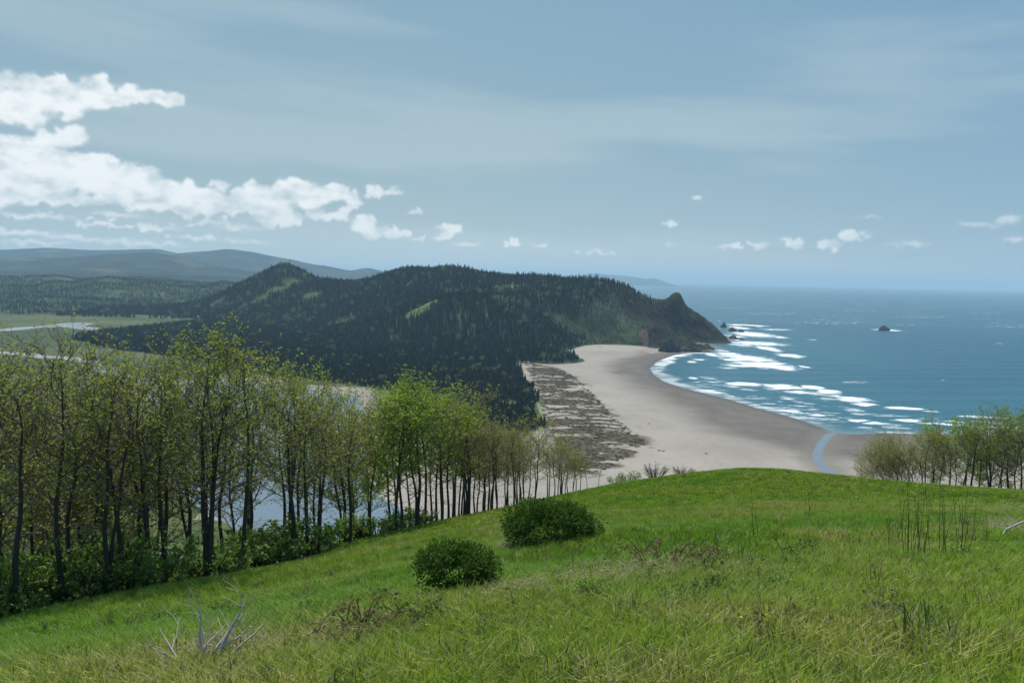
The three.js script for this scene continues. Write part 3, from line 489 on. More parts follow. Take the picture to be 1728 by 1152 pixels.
function plant(x, z, kind) {
  const h = landH(x, z); if (h < 2.4) return;
  const [px, py] = toPixel(x, h + 8, z); if (!pixelOk(px, py)) return;
  let tall, dens = 1, broad = .006;
  if (kind === 'spit') { if (spitWood(x, z) < 14 * fbm(x * .03, z * .03, 3) || h > 9) return; tall = 6.5 + 5 * rT() + (rT() < .15 ? 4 : 0) + 6 * sstep(-1300, -1800, z); if (lagoonD(x, z) > -14) return; dens = .97; if (fbm(x * .02 + 4, z * .02, 2) > .55) { dens = .35; broad = .2; } }
  else {
    if (h < 6) return;
    if (kind === 'hill') {
      if (coastRock(x, z) && x > 420 + 30 * fbm(x * .015, z * .015, 2)) { for (let k = 0; k < 3; k++) { const X = x + (rT() - .5) * 12, Z = z + (rT() - .5) * 12, hh = landH(X, Z); if (hh > 9 && fbm(X * .03 + 6, Z * .03, 3) > -.12 && onThumb(X, Z) < .3 && slopeAt(X, Z) < 1.25 && hh < 128) farTrees.push([X, hh - .4, Z, 2.5 + 3 * rT(), rT()]); } return; }
      const o = openAt(x, z); if (o > .30) { if (x > 40) { for (let k = 0; k < 3; k++) { const X = x + (rT() - .5) * 12, Z = z + (rT() - .5) * 12, hh = landH(X, Z); if (hh > 8 && fbm(X * .022 + 6, Z * .022, 3) > -.05 && !hidden(X, hh + 3, Z)) farTrees.push([X, hh - .4, Z, 2.5 + 3.5 * rT(), rT()]); } return; } if (rT() < .10 * (o < .6 ? 2 : 1)) { (rT() < .5 ? farBroad : farTrees).push([x, h, z, 7 + 7 * rT(), rT()]); } return; }
      tall = (13 + 9 * rT() + (rT() < .12 ? 8 : 0)) * (px > 1000 ? lerp(1, .6, sstep(1000, 1100, px)) : 1); broad = .012 + .07 * sstep(.2, .6, fbm(x * .006 + 8, z * .006, 2)); { const scrub = sstep(0, 1, (x - 90) / 150 + 1.1 * fbm(x * .012 + 2, z * .012, 3)) * sstep(-2420, -2330, z); dens = 1 - .35 * scrub; tall *= 1 - .5 * scrub; broad += .10 * scrub; }
    } else { const o = openAt(x, z) + .5 * fbm(x * .004 + 3, z * .004, 3); if (o > .13 && rT() < .95) return; tall = 11 + 9 * rT(); broad = .10; }
  }
  if (kind !== 'spit' && fbm(x * .03 + 11, z * .03, 3) < -.38) dens *= .3;
  if (rT() > dens || hidden(x, h + tall, z)) return;
  (rT() < broad ? farBroad : farTrees).push([x, h - .3, z, tall, rT()]);
}
for (let z = -900; z > -2900; z -= 5.2) for (let x = -1500; x < 260; x += 5.2) plant(x + (rT() - .5) * 5, z + (rT() - .5) * 5, 'spit');
for (let z = -1560; z > -3700; z -= 9) for (let x = -1700; x < 900; x += 9) { const X = x + (rT() - .5) * 8, Z = z + (rT() - .5) * 8; if (spitWood(X, Z) < 0 || landH(X, Z) > 9) plant(X, Z, 'hill'); }
for (let z = -2880; z > -6300; z -= 15) for (let x = -4400; x < -500; x += 15) { if (x > -1700 && z > -3700) continue; plant(x + (rT() - .5) * 14, z + (rT() - .5) * 14, 'valley'); }
// belts of trees along the far side of the meadow
for (const [a, b, n, th] of [[[95, 534], [420, 541], 150, 20], [[130, 528], [330, 532], 90, 20], [[0, 528], [100, 531], 40, 16]]) for (let i = 0; i < n; i++) { const t = rT(), p = onLevel(lerp(a[0], b[0], t), lerp(a[1], b[1], t) - rT() * 2, 4), h = landH(p.x, p.z); if (fbm(t * 7 + a[0], 1.2, 2) > -.25 && h > 1.5) farTrees.push([p.x, h - .3, p.z, th * (.7 + .6 * rT()), rT()]); }
for (const [a, b, n] of [[[140, 604], [162, 606], 9]]) for (let i = 0; i < n; i++) { const t = rT(), p = onLevel(lerp(a[0], b[0], t), lerp(a[1], b[1], t) + 3 * rT(), 3), h = landH(p.x, p.z); farTrees.push([p.x, Math.max(h, 1) - .3, p.z, 12 + 6 * rT(), rT()]); }
// low leafy wood on the near bank of the river
for (let i = 0; i < 900; i++) { const px = rT() * 420 - 60, py = 612 + rT() * 190, p = onLevel(px, py, 3), h = landH(p.x, p.z); if (h < 1.2 || lagoonD(p.x, p.z) > -6) continue; farBroad.push([p.x, h - .4, p.z, 5 + 5 * rT(), rT()]); }
// some pale broadleaved trees that stand out on the dark slopes
for (const [px, py, n, w] of [[675, 597, 8, 20], [800, 590, 3, 8], [835, 582, 2, 5], [560, 545, 10, 26], [620, 560, 5, 20], [745, 570, 5, 14], [720, 590, 4, 12], [660, 575, 5, 18], [855, 480, 5, 16], [700, 520, 4, 14], [890, 700, 3, 6], [885, 670, 3, 6]]) for (let i = 0; i < n; i++) { const q = hitFar(px + (rT() - .5) * 2 * w, py + (rT() - .5) * w * .5); if (q) farBroad.push([q[0], landH(q[0], q[1]) - .3, q[1], 9 + 6 * rT(), rT()]); }
console.log('far trees', farTrees.length, farBroad.length, performance.now() | 0);

const score = (t) => { const [px, py] = toPixel(t[0], t[1] + t[3], t[2]); if (px < 0 || px > 1728) return 0; const veil = px < 470 ? 590 : px < 640 ? 640 : px < 800 ? 655 : px < 925 ? 715 : 640; return py > veil ? 0 : t[3] / -t[2]; };
function split(list, n) { const s = list.map((t) => [score(t), t]).sort((a, b) => b[0] - a[0]); return [s.slice(0, n).filter((q) => q[0] > 0).map((q) => q[1]), s.slice(n).map((q) => q[1]).concat(s.slice(0, n).filter((q) => q[0] <= 0).map((q) => q[1]))]; }
const coniferProtos = coniferNear.map((g, i) => { const o = new THREE.Group(); part(o, 'trunk', trunkGeo(), barkMat); part(o, 'crown', g, i % 2 ? coniferMat : std([.022, .043, .025], .95, { side: THREE.DoubleSide })); o.userData = { stem: 'conifer', category: 'tree' }; return o; });
const [bigConifers, restConifers] = split(farTrees, 290), [bigBroad, restBroad] = split(farBroad, 120);
bigConifers.forEach((t, i) => {
  const onSpit = spitWood(t[0], t[2]) > 0;
  const o = copyOf(coniferProtos[i % 6], (t[3] > (onSpit ? 12 : 21) ? 'tall' : t[4] > .6 ? 'broad' : 'slim') + (onSpit ? ' dark conifer in the dense wood on the spit' : t[1] > 130 ? ' dark conifer near the crest of the headland hill' : t[1] > 60 ? ' dark conifer halfway up the headland hill' : ' dark conifer at the foot of the headland hill'), onSpit ? 'conifers of the spit wood' : 'conifers of the headland hill');
  o.position.set(t[0], t[1], t[2]); const w = .85 + .4 * t[4]; o.scale.set(t[3] * w, t[3], t[3] * w); o.rotation.y = t[4] * 40;
});
const broadProtos = broadFar.map((g) => { const o = new THREE.Group(); part(o, 'trunk', new Mesher().tube([V(0, -.05, 0), V(.01, .3, 0), V(0, .6, .02)], [.03, .022, .01], 5).build(), barkMat); part(o, 'crown', g, broadMat); o.userData = { stem: 'broadleaf_tree', category: 'tree' }; return o; });
bigBroad.forEach((t, i) => { const near = -t[2] < 1000, o = copyOf(broadProtos[i % 3], near ? 'round pale green tree in the low wood by the river' : (t[3] > 11 ? 'large' : 'small') + ' pale green leafy tree among dark conifers ' + (t[1] > 90 ? 'high on the headland hill' : t[1] > 25 ? 'on the lower hill slope' : 'on low ground'), near ? 'leafy trees by the river' : 'leafy trees among the conifers'); o.position.set(t[0], t[1], t[2]); o.scale.set(t[3] * 1.1, t[3], t[3] * 1.1); o.rotation.y = t[4] * 40; });
function forest(name, list, geos, mat, label, tint, wide) {
  geos.forEach((g, v) => {
    const mine = list.filter((_, i) => i % geos.length === v); if (!mine.length) return;
    const im = new THREE.InstancedMesh(g, mat, mine.length), o = new THREE.Object3D(), c = new THREE.Color();
    mine.forEach((t, i) => { o.position.set(t[0], t[1], t[2]); const w = t[3] * wide * (.85 + .4 * t[4]); o.scale.set(w, t[3], w); o.rotation.y = t[4] * 50; o.updateMatrix(); im.setMatrixAt(i, o.matrix); im.setColorAt(i, tint(c, t[4], t)); });
    im.name = numbered(name); im.castShadow = im.receiveShadow = true; tag(im, label, 'forest', null, 'stuff'); scene.add(im);
  });
}
forest('conifer_forest', restConifers, coniferFar, coniferMat, 'dense dark conifer forest over the hills and spit', (c, k, t) => { const b = .55 + 1.6 * ((k * 7.3) % 1) ** 3, w = .5 + .5 * noise(t[0] * .01, t[2] * .01); return c.setRGB(b * (1 + .35 * w), b, b * (1.05 - .25 * w)); }, 1);
forest('leafy_wood', restBroad, broadFar, broadMat, 'scattered pale leafy trees between the conifers', (c, k) => { const b = .6 + .6 * ((k * 9.1) % 1); return c.setRGB(b, b, b * .9); }, 1.15);
// tussocks of the dune strip
{
  const list = [], r = rng(91), g = new THREE.IcosahedronGeometry(1, 2), p = g.attributes.position;
  for (let i = 0; i < p.count; i++) { const k = 1 + .5 * fbm(p.getX(i) * 2 + 3, p.getZ(i) * 2 + p.getY(i), 3); p.setXYZ(i, p.getX(i) * k, Math.max(-.2, p.getY(i) * k), p.getZ(i) * k); } g.computeVertexNormals();
  for (let i = 0; i < 26000 && list.length < 7000; i++) { const x = -100 + r() * 450, z = -700 - r() * 1150; if (duneG(x, z) < 2) continue; const mat = fbm(x * .035 + 2, z * .075, 4, .65); if (mat + .14 < -.02 + (r() - .5) * .15) continue; list.push([x, landH(x, z), z, r()]); }
  const im = new THREE.InstancedMesh(g, std([.046, .041, .022], 1), list.length), o = new THREE.Object3D(), c = new THREE.Color();
  list.forEach(([x, y, z, k], i) => { o.position.set(x, y, z); o.scale.set(1.1 + 2.2 * k, .35 + .8 * k * k, .9 + 1.5 * ((k * 5) % 1)); o.rotation.y = k * 60; o.updateMatrix(); im.setMatrixAt(i, o.matrix); const b = .75 + .7 * ((k * 13) % 1); im.setColorAt(i, c.setRGB(b * 1.02, b, b * .9)); });
  im.name = 'dune_grass'; im.castShadow = im.receiveShadow = true; tag(im, 'brown tufts of dune grass on pale sand', 'dune grass', null, 'stuff'); scene.add(im);
}
console.log('woods', performance.now() | 0);

// ---------------------------------------------------------------- alders along the edge of the grass
const alderBark = [std([.062, .056, .05], .92), std([.115, .105, .095], .8)];
function alder(seed, o) {
  const r = rng(seed), h = o.h, stem = new Mesher(), limbs = new Mesher(), leaves = new Mesher(), ends = [];
  const bend = V((r() - .5) * 1.1 + (o.lean ?? 0), 0, (r() - .5) * .8), stems = o.fork ? 2 : 1;
  for (let s = 0; s < stems; s++) {
    const pts = [], rad = [], R0 = .8 * (o.r ?? .13) * (s ? .8 : 1), n = 11, lean = s ? V((r() - .5) * 3.4, 0, (r() - .5) * 2.4) : V(0, 0, 0), ph = r() * 6;
    for (let i = 0; i <= n; i++) { const t = i / n; pts.push(V(bend.x * t * t + lean.x * t + .30 * Math.sin(t * 6 + ph) * t + .12 * Math.sin(t * 15 + ph * 2) * t, -.45 + (h + .45) * t * (s ? .93 : 1), bend.z * t * t + lean.z * t + .26 * Math.cos(t * 5 + ph) * t)); rad.push(R0 * .92 * Math.pow(1 - t, .85) * (i === 0 ? 1.35 : 1) + .007); }
    stem.tube(pts, rad, 8);
    const along = (t) => { const u = clamp(t, 0, .9999) * n, i = Math.floor(u); return pts[i].clone().lerp(pts[i + 1], u - i); };
    const branch = (p0, dir, len, rad0, level, leafy) => {
      const k = level === 1 ? 5 : level === 2 ? 3 : 1, pp = [p0.clone()], rr = [rad0], d = dir.clone();
      for (let i = 1; i <= k; i++) { d.add(V((r() - .5) * .5, level === 1 ? .10 : (r() - .4) * .3, (r() - .5) * .5)).normalize(); pp.push(pp[i - 1].clone().addScaledVector(d, len / k)); rr.push(Math.max(.0045, rad0 * (1 - .85 * i / k))); }
      limbs.tube(pp, rr, level === 1 ? 4 : 3);
      const kids = level === 1 ? Math.round(len * 3.6) + 2 : level === 2 ? 3 : 0;
      for (let q = 0; q < kids; q++) { const t = (q + .6 + .4 * r()) / kids * (k - .001) * .98 + .02, i = Math.min(k - 1, Math.floor(t * .82 + k * .16)), base = pp[i].clone().lerp(pp[i + 1], t % 1), side = randDir(r).multiplyScalar(.95).add(d).add(V(0, .25, 0)).normalize(); branch(base, side, (level === 1 ? len * .42 : len * .5) * (.6 + .6 * r()), rad0 * .48, level + 1, leafy); }
      if (level >= 2) for (let q = 1; q < pp.length; q++) if (r() < leafy) { const c = pp[q]; const m = level === 3 ? 3 : 2; for (let a = 0; a < m; a++) { const ld = randDir(r).add(V(0, .15, 0)).normalize(), sd = randDir(r).cross(ld).normalize(), L = (o.leaf ?? .088) * (.7 + .7 * r()); leaves.leaf(c.clone().addScaledVector(randDir(r), (.05 + .16 * r()) * r()), ld, sd, L, L * .8); } }
    };
    const nb = Math.round((o.branches ?? 22) * (s ? .7 : 1));
    for (let b = 0; b < nb; b++) {
      const t = lerp(o.low ?? .22, .995, Math.pow((b + r() * .7) / nb, .72)), a = b * 2.4 + r() * .9, dead = t < .42, up = dead ? .05 + .5 * r() : lerp(.3, .8, r()) + .35 * sstep(.8, 1, t), len = dead ? .5 + 1.1 * r() : 1.08 * (o.reach ?? 2.3) * (.55 + .55 * Math.sin(clamp((t - .3) / .62) * Math.PI * .85)) * (.7 + .5 * r());
      branch(along(t), V(Math.cos(a) + (o.wind ?? .1), up, Math.sin(a)).normalize(), len, dead ? .016 : lerp(.05, .018, t), dead ? 2 : 1, dead ? o.leafy * .25 : o.leafy);
    }
  }
  const g = new THREE.Group(); part(g, 'trunk', stem.build(), alderBark[0]); part(g, 'limbs', limbs.build(), alderBark[1]); part(g, 'crown', leaves.build(), o.mat);
  g.userData = { stem: 'alder_tree', category: 'tree', tri: (stem.i.length + limbs.i.length + leaves.i.length) / 3 }; return g;
}
const olive = leafy([.28, .29, .034], .5), fresh = leafy([.22, .30, .032], .5), bright = leafy([.22, .33, .026], .5), grey = leafy([.24, .26, .06], .5);
const alders = [
  [alder(11, { h: 10.4, r: .17, leafy: .75, mat: fresh, reach: 2.6, branches: 24 }), 'tall alder with straight dark trunk and thin spring leaves'],
  [alder(12, { h: 9.6, r: .14, leafy: .56, mat: olive, reach: 2.3, lean: .9 }), 'leaning alder with sparse olive leaves'],
  [alder(13, { h: 9.2, r: .12, leafy: .5, mat: olive, reach: 2.1, branches: 20 }), 'slender alder with bare lower trunk and olive leaves'],
  [alder(14, { h: 10.2, r: .15, leafy: .66, mat: fresh, fork: 1, reach: 2.3, branches: 18 }), 'alder forked from the base with two dark stems'],
  [alder(15, { h: 8.8, r: .11, leafy: .24, mat: grey, reach: 2.0, branches: 20 }), 'nearly bare grey twigged alder'],
  [alder(16, { h: 9.4, r: .13, leafy: 1.0, mat: bright, reach: 2.3, branches: 28, low: .3, leaf: .12 }), 'alder in full bright yellow green leaf'],
  [alder(17, { h: 9.0, r: .12, leafy: .55, mat: olive, lean: -1.0, reach: 2.2 }), 'alder bent to one side with olive leaves'],
  [alder(18, { h: 6.4, r: .10, leafy: .85, mat: olive, reach: 2.7, branches: 22, low: .2, lean: -1.8, wind: -.5 }), 'low windswept alder with flat spreading top'],
];
const dieback = alders.map((a) => a[0].userData.tri); console.log('alder tris', dieback.join(' '));
const tallOf = alders.map(([g]) => { let t = 0; for (const c of g.children) { c.geometry.computeBoundingBox(); t = Math.max(t, c.geometry.boundingBox.max.y); } return t * .97; });
function putAlder(kind, x, z, height, turn, label, group) { const [proto, base] = alders[kind], o = copyOf(proto, label ?? base, group), s = height / tallOf[kind]; o.position.set(x, nearH(x, z), z); o.scale.set(s * 1.22, s, s * 1.22); o.rotation.y = turn; delete o.userData.tri; delete o.userData.stem; return o; }
{
  const r = rng(404), W = ' in the row along the grass', B = ' downhill behind the front row', front = [], tops = [[-200, 560], [0, 566], [60, 560], [110, 585], [200, 606], [260, 590], [320, 566], [380, 585], [440, 602], [500, 640], [560, 652], [620, 690], [660, 660], [700, 655], [760, 668], [810, 700], [880, 716], [950, 735], [1000, 760], [1035, 795]];
  const topAt = (px) => { let i = 1; while (i < tops.length - 1 && tops[i][0] < px) i++; const a = tops[i - 1], b = tops[i]; return lerp(a[1], b[1], clamp((px - a[0]) / (b[0] - a[0]))); };
  const edgeAt = (px) => { let i = 1; while (i < edgePx.length - 1 && edgePx[i][0] < px) i++; const a = edgePx[i - 1], b = edgePx[i], t = (px - a[0]) / (b[0] - a[0]); return [lerp(a[1], b[1], t), lerp(a[2], b[2], t)]; };
  const place = (px, back, kind, label, slack = 0) => {
    const [py, d0] = edgeAt(px), e = at(px, py, d0 + .6), x = e.x - back * .55, z = e.z - back, y = nearH(x, z), [qx] = toPixel(x, y, z), top = at(Math.min(qx, 1035), topAt(Math.min(qx, 1035)) + slack, -z);
    const height = clamp(top.y - y, 3.2, 13.5); putAlder(kind, x, z, height, r() * 6.28, alders[kind][1] + (label ?? (back < 2.5 ? W : B)), label ? 'alders' + label : back < 2.5 ? 'alders in the row along the grass edge' : 'alders downhill behind the front row');
  };
  for (const [px, kind] of [[30, 0], [-60, 1], [105, 4], [185, 3], [205, 1], [250, 0], [283, 2], [360, 0], [350, 3], [420, 2], [497, 0], [520, 6], [545, 2], [597, 1], [640, 2], [672, 5], [690, 5], [705, 3], [732, 5], [752, 6], [770, 5], [800, 2], [835, 4], [868, 2], [905, 6]]) place(px, r() * 1.6, kind, null, -58 + r() * 58);
  for (let i = 0; i < 52; i++) { const px = -150 + 1150 * (i + r()) / 52, back = 3 + r() * 12; let kind = [2, 4, 6, 1, 2, 4, 0, 3][Math.floor(r() * 8)]; if (px > 655 && px < 800 && r() < .5) kind = 5; place(px, back, kind, null, -42 + r() * 75); }
  for (let i = 0; i < 40; i++) { const px = 790 + 242 * (i + r()) / 40; place(px, .5 + r() * 7, [4, 2, 6, 1, 2][Math.floor(r() * 5)], ' in the thinning end above the beach', 2 + r() * 26); }
  for (let i = 0; i < 26; i++) { const px = -250 + 560 * (i + r()) / 26; place(px, 14 + r() * 34, [2, 1, 4, 3, 6][Math.floor(r() * 5)], ' far down the wooded slope', 20 + r() * 60); }
  // the wind-bent clump on the right brow
  for (const [px, top, d, kind, tail] of [[1640, 690, 84, 0, 'in the clump above the sea'], [1668, 680, 86, 3, 'in the clump above the sea'], [1625, 708, 86, 1, 'in the clump above the sea'], [1700, 668, 88, 0, 'in the clump above the sea'], [1722, 672, 87, 5, 'in the clump above the sea'], [1600, 693, 87, 5, 'in the clump above the sea'], [1655, 676, 90, 5, 'in the clump above the sea'], [1585, 723, 84, 2, 'in the clump above the sea'], [1560, 716, 86, 6, 'in the clump above the sea'], [1572, 730, 88, 4, 'in the clump above the sea'], [1540, 722, 83, 7, 'at the windward side of the clump'], [1520, 735, 84, 7, 'at the windward side of the clump'], [1500, 748, 84, 7, 'at the windward side of the clump'], [1610, 738, 83, 4, 'in the clump above the sea'], [1690, 703, 83, 2, 'in the clump above the sea'], [1715, 718, 84, 4, 'in the clump above the sea'], [1745, 678, 86, 1, 'in the clump above the sea'], [1775, 678, 88, 0, 'in the clump above the sea'], [1675, 723, 90, 4, 'in the clump above the sea'], [1480, 760, 84, 7, 'at the windward side of the clump'], [1548, 740, 90, 7, 'at the windward side of the clump'], [1508, 752, 88, 7, 'at the windward side of the clump'], [1530, 735, 90, 7, 'at the windward side of the clump'], [1570, 712, 91, 5, 'in the clump above the sea'], [1685, 682, 92, 5, 'in the clump above the sea'], [1630, 700, 93, 3, 'in the clump above the sea'], [1465, 778, 82, 7, 'at the windward side of the clump'], [1555, 725, 85, 2, 'in the clump above the sea']]) {
    const p = at(px, 838, d), y = nearH(p.x, p.z), t = at(px, top, d); putAlder(kind, p.x, p.z, clamp(t.y - y, 3, 13), kind === 7 ? (r() - .5) * .8 : r() * 6, alders[kind][1] + ' ' + tail, 'alders in the clump above the sea');
  }
}
console.log('alders', performance.now() | 0);

// ---------------------------------------------------------------- shrubs
function shrub(seed, o) {                                                // stems and leaf clumps; 1 m tall, wide by o.w
  const r = rng(seed), stems = new Mesher(), leaves = new Mesher();
  for (let i = 0; i < o.stems; i++) {
    const a = r() * 6.28, R = o.w * .5 * Math.sqrt(r()), tip = V(Math.cos(a) * R, .45 + .5 * r() * (1 - .45 * (R / (o.w * .5)) ** 2), Math.sin(a) * R), base = V(tip.x * .15, -.08, tip.z * .15), mid = base.clone().lerp(tip, .5).add(V((r() - .5) * .1, .06, (r() - .5) * .1));
    stems.tube([base, mid, tip], [.014, .009, .003], 4);
    for (let k = 0; k < o.twigs; k++) { const p = mid.clone().lerp(tip, r()), q = p.clone().addScaledVector(randDir(r).add(V(0, .5, 0)).normalize(), .08 + .12 * r()); stems.tube([p, q], [.005, .002], 3); for (let m = 0; m < o.leaves; m++) { const c = p.clone().lerp(q, .2 + .8 * r()).addScaledVector(randDir(r), .05 * r()), d = randDir(r).add(V(0, .2, 0)).normalize(); leaves.leaf(c, d, randDir(r).cross(d).normalize(), o.leaf * (.6 + .8 * r()), o.leaf * .7); } }
  }
  const g = new THREE.Group(); part(g, 'stem', stems.build(), barkMat); if (leaves.i.length) part(g, 'foliage', leaves.build(), o.mat); g.userData = { stem: o.name, category: 'shrub' }; return g;
}
const underGreen = leafy([.12, .22, .03], .5), underPale = leafy([.17, .27, .045], .5);
const under = [shrub(51, { name: 'understory_shrub', w: 1.5, stems: 26, twigs: 8, leaves: 5, leaf: .075, mat: underGreen }), shrub(52, { name: 'understory_shrub', w: 1.3, stems: 24, twigs: 8, leaves: 5, leaf: .085, mat: underPale }), shrub(53, { name: 'understory_shrub', w: 1.8, stems: 28, twigs: 7, leaves: 5, leaf: .07, mat: underGreen })];
{
  const r = rng(606), looks = ['mid green leafy shrub under the alders', 'pale green leafy shrub under the alders', 'broad mid green shrub under the alders'];
  const add = (px, py, d, h, k) => { const p = at(px, py, d), o = copyOf(under[k], looks[k], 'shrubs under the alders'); delete o.userData.stem; o.position.set(p.x, nearH(p.x, p.z) - .05, p.z); o.scale.set(h * (.9 + .4 * r()), h, h * (.9 + .4 * r())); o.rotation.y = r() * 6; };
  for (let i = 0; i < 58; i++) { const px = -90 + 800 * (i + r()) / 58, e = edgePx.findIndex((q) => q[0] > px), a = edgePx[e - 1], b = edgePx[e], t = (px - a[0]) / (b[0] - a[0]); add(px, lerp(a[1], b[1], t), lerp(a[2], b[2], t) + 1 + r() * 5, (1.3 + 1.7 * r()) * (px > 500 ? .75 : 1) * (px < 330 ? 1.15 : 1), Math.floor(r() * 3)); }
}
const bareShrub = shrub(57, { name: 'bare_shrub', w: 1.5, stems: 44, twigs: 9, leaves: 0, leaf: .05, mat: underGreen }), thinShrub = shrub(58, { name: 'brow_shrub', w: 1.6, stems: 30, twigs: 7, leaves: 2, leaf: .07, mat: underPale });
for (const [proto, px, d, wpx, hpx, label] of [[bareShrub, 1105, 80, 54, 32, 'leafless grey twiggy shrub on the brow against the sand'], [thinShrub, 1062, 79, 42, 26, 'thin green shrub on the brow next to the leafless one'], [thinShrub, 1040, 78, 34, 22, 'small green shrub at the end of the alder row'], [bareShrub, 1152, 81, 50, 16, 'low leafless shrub on the brow before the sand'], [bareShrub, 1322, 84, 34, 16, 'small twiggy shrub peeping over the brow beside the creek'], [thinShrub, 1378, 84, 40, 12, 'low green shrub peeping over the brow beside the creek'], [bareShrub, 1450, 85, 40, 20, 'leafless scrub at the foot of the windswept alders'], [bareShrub, 1545, 84, 60, 30, 'grey scrub under the windswept alders']]) {
  const p = at(px, 815, d), o = copyOf(proto, label), w = wpx * d / FPX, h = hpx * d / FPX; delete o.userData.stem; o.position.set(p.x, nearH(p.x, p.z) - .1, p.z); o.scale.set(w / 1.5, h + .3, w / 1.5);
}
// two dense dark bushes on the slope
function denseBush(name, label, px, py, d, wpx, hpx, seed, openBelow) {
  const r = rng(seed), p = at(px, py, d), W = wpx * d / FPX / 2, Hh = hpx * d / FPX, m = new Mesher(), st = new Mesher(), g = thing(name, label, 'bush');
  const lump = (a, b) => 1 + (openBelow ? .30 : .18) * fbm(Math.cos(a) * 1.6 + seed, Math.sin(a) * 1.6 + b * 2.2, 3);
  const n = openBelow ? 17000 : 24000;
  for (let i = 0; i < n; i++) {
    const dir = randDir(r); if (dir.y < -.55) continue;
    const a = Math.atan2(dir.z, dir.x), deep = Math.pow(r(), 2.2) * .38, k = lump(a, dir.y) * (1 - deep), sprig = 1 + .13 * noise(dir.x * 11 + seed, dir.z * 11 + dir.y * 9) + .30 * fbm(dir.x * 3.4 + seed, dir.z * 3.4 + dir.y * 4, 2) + (r() < .08 ? .14 * r() : 0);
    const hole = openBelow && fbm(dir.x * 2.6 + 4, dir.y * 3 + dir.z * 2, 3) > .12 && dir.y < .35; if (hole && r() < .85) continue;
    const c = openBelow ? V(dir.x * W * k * sprig, Hh * .66 + dir.y * Hh * (dir.y > 0 ? .36 : .44) * k * sprig, dir.z * W * .85 * k * sprig) : V(dir.x * W * k * sprig, Hh * .36 + dir.y * Hh * .62 * k * sprig, dir.z * W * .9 * k * sprig);
    if (c.y < (openBelow ? Hh * (.32 + .14 * noise(c.x * 4 + 2, c.z * 4)) : .02)) continue;
    const d2 = dir.clone().multiplyScalar(.9).add(randDir(r)).add(V(0, .35, 0)).normalize(), L = (.026 + .026 * r()) * (W > .9 ? 1.4 : .95); m.leaf(c, d2, randDir(r).cross(d2).normalize(), L * 1.35, L * .75);
  }
  for (let i = 0; i < (openBelow ? 26 : 30); i++) { const a = r() * 6.28, R = W * .8 * Math.sqrt(r()), tip = V(Math.cos(a) * R, Hh * (.4 + .35 * r()), Math.sin(a) * R), b = V((r() - .5) * .16 + (openBelow ? .0 : tip.x * .2), -.1, (r() - .5) * .12), mid = b.clone().lerp(tip, .5).add(V((r() - .5) * .08, .08, (r() - .5) * .08)); st.tube([b, mid, tip], openBelow ? [.026, .016, .005] : [.016, .012, .004], 5); }
  part(g, 'stem', st.build(), barkMat); part(g, 'foliage', m.build(), leafy([.060, .128, .011], .3));
  g.position.set(p.x, nearH(p.x, p.z), p.z); return g;
}
denseBush('low_bush', 'dark green open bottomed bush with visible stems, lower of two', 768, 1018, 12.4, 140, 96, 71, true);
denseBush('dome_bush', 'dense dark green dome shaped bush on the grass slope', 928, 916, 22, 152, 72, 72, false);

// ---------------------------------------------------------------- dead branches, brambles, stalks
const dryMat = std([.46, .43, .39], .85), stalkMat = std([.085, .065, .045], .95), caneMat = std([.09, .05, .04], .9), strawMat = leafy([.34, .29, .17], .25);
function twiggy(m, r, p, d, len, rad, level) {
  const pts = [p.clone()], rr = [rad], k = 5, v = d.clone(); for (let i = 1; i <= k; i++) { v.add(V((r() - .5) * .42, (r() - .42) * .3, (r() - .5) * .42)).normalize(); pts.push(pts[i - 1].clone().addScaledVector(v, len / k)); rr.push(Math.max(.0025, rad * (1 - .78 * i / k))); }
  m.tube(pts, rr, level ? 4 : 6); if (level > 2) return;
  const kids = level === 0 ? 5 : 3; for (let i = 0; i < kids; i++) { const s = 1 + Math.floor(r() * (k - 1)); twiggy(m, r, pts[s], v.clone().add(randDir(r).multiplyScalar(1.1)).add(V(0, .3, 0)).normalize(), len * (.35 + .3 * r()), rr[s] * .66, level + 1); }
}
function onHill(px, py) { const v = dirOf(px, py).normalize(); for (let t = 3; t < 110; t += .05) { const x = v.x * t, y = EYE + v.y * t, z = v.z * t; if (y < nearH(x, z)) return V(x, nearH(x, z), z); } return at(px, py, 80); }
{
  const r = rng(808), p = onHill(345, 1142), m = new Mesher(), b = V(0, -.05, 0), k = -p.z / FPX;
  for (const [dx, dy, rad] of [[75, 165, .034], [25, 140, .028], [-85, 85, .022], [95, 90, .024], [60, 35, .028], [-40, 110, .02], [70, 125, .022], [10, 90, .02]]) { const d = V(dx * k, dy * k, (r() - .5) * .5), len = d.length(); twiggy(m, r, b.clone().add(V((r() - .5) * .14, 0, (r() - .5) * .14)), d.normalize(), len, rad, 1); }
  const o = single('dead_branch', m.build(), dryMat, 'bleached grey dead branch forking up out of the grass', 'branch'); o.position.copy(p);
  const q = onHill(1735, 915), m2 = new Mesher(), r2 = rng(13), kk = -q.z / FPX;
  m2.tube([V(-50 * kk, -.05, 0), V(-40 * kk, 22 * kk, .02), V(-15 * kk, 36 * kk, .05), V(20 * kk, 44 * kk, .1), V(60 * kk, 40 * kk, .2)], [.02, .022, .026, .03, .03], 6); for (let i = 0; i < 12; i++) twiggy(m2, r2, V((-30 + i * 7) * kk, (20 + 14 * r2()) * kk, .05), V(r2() - .5, -.2 + .4 * r2(), r2() - .5).normalize(), .45, .006, 2);
  const o2 = single('fallen_branch', m2.build(), dryMat, 'pale arching fallen branch with dry twigs on the slope', 'branch'); o2.position.copy(q);
}
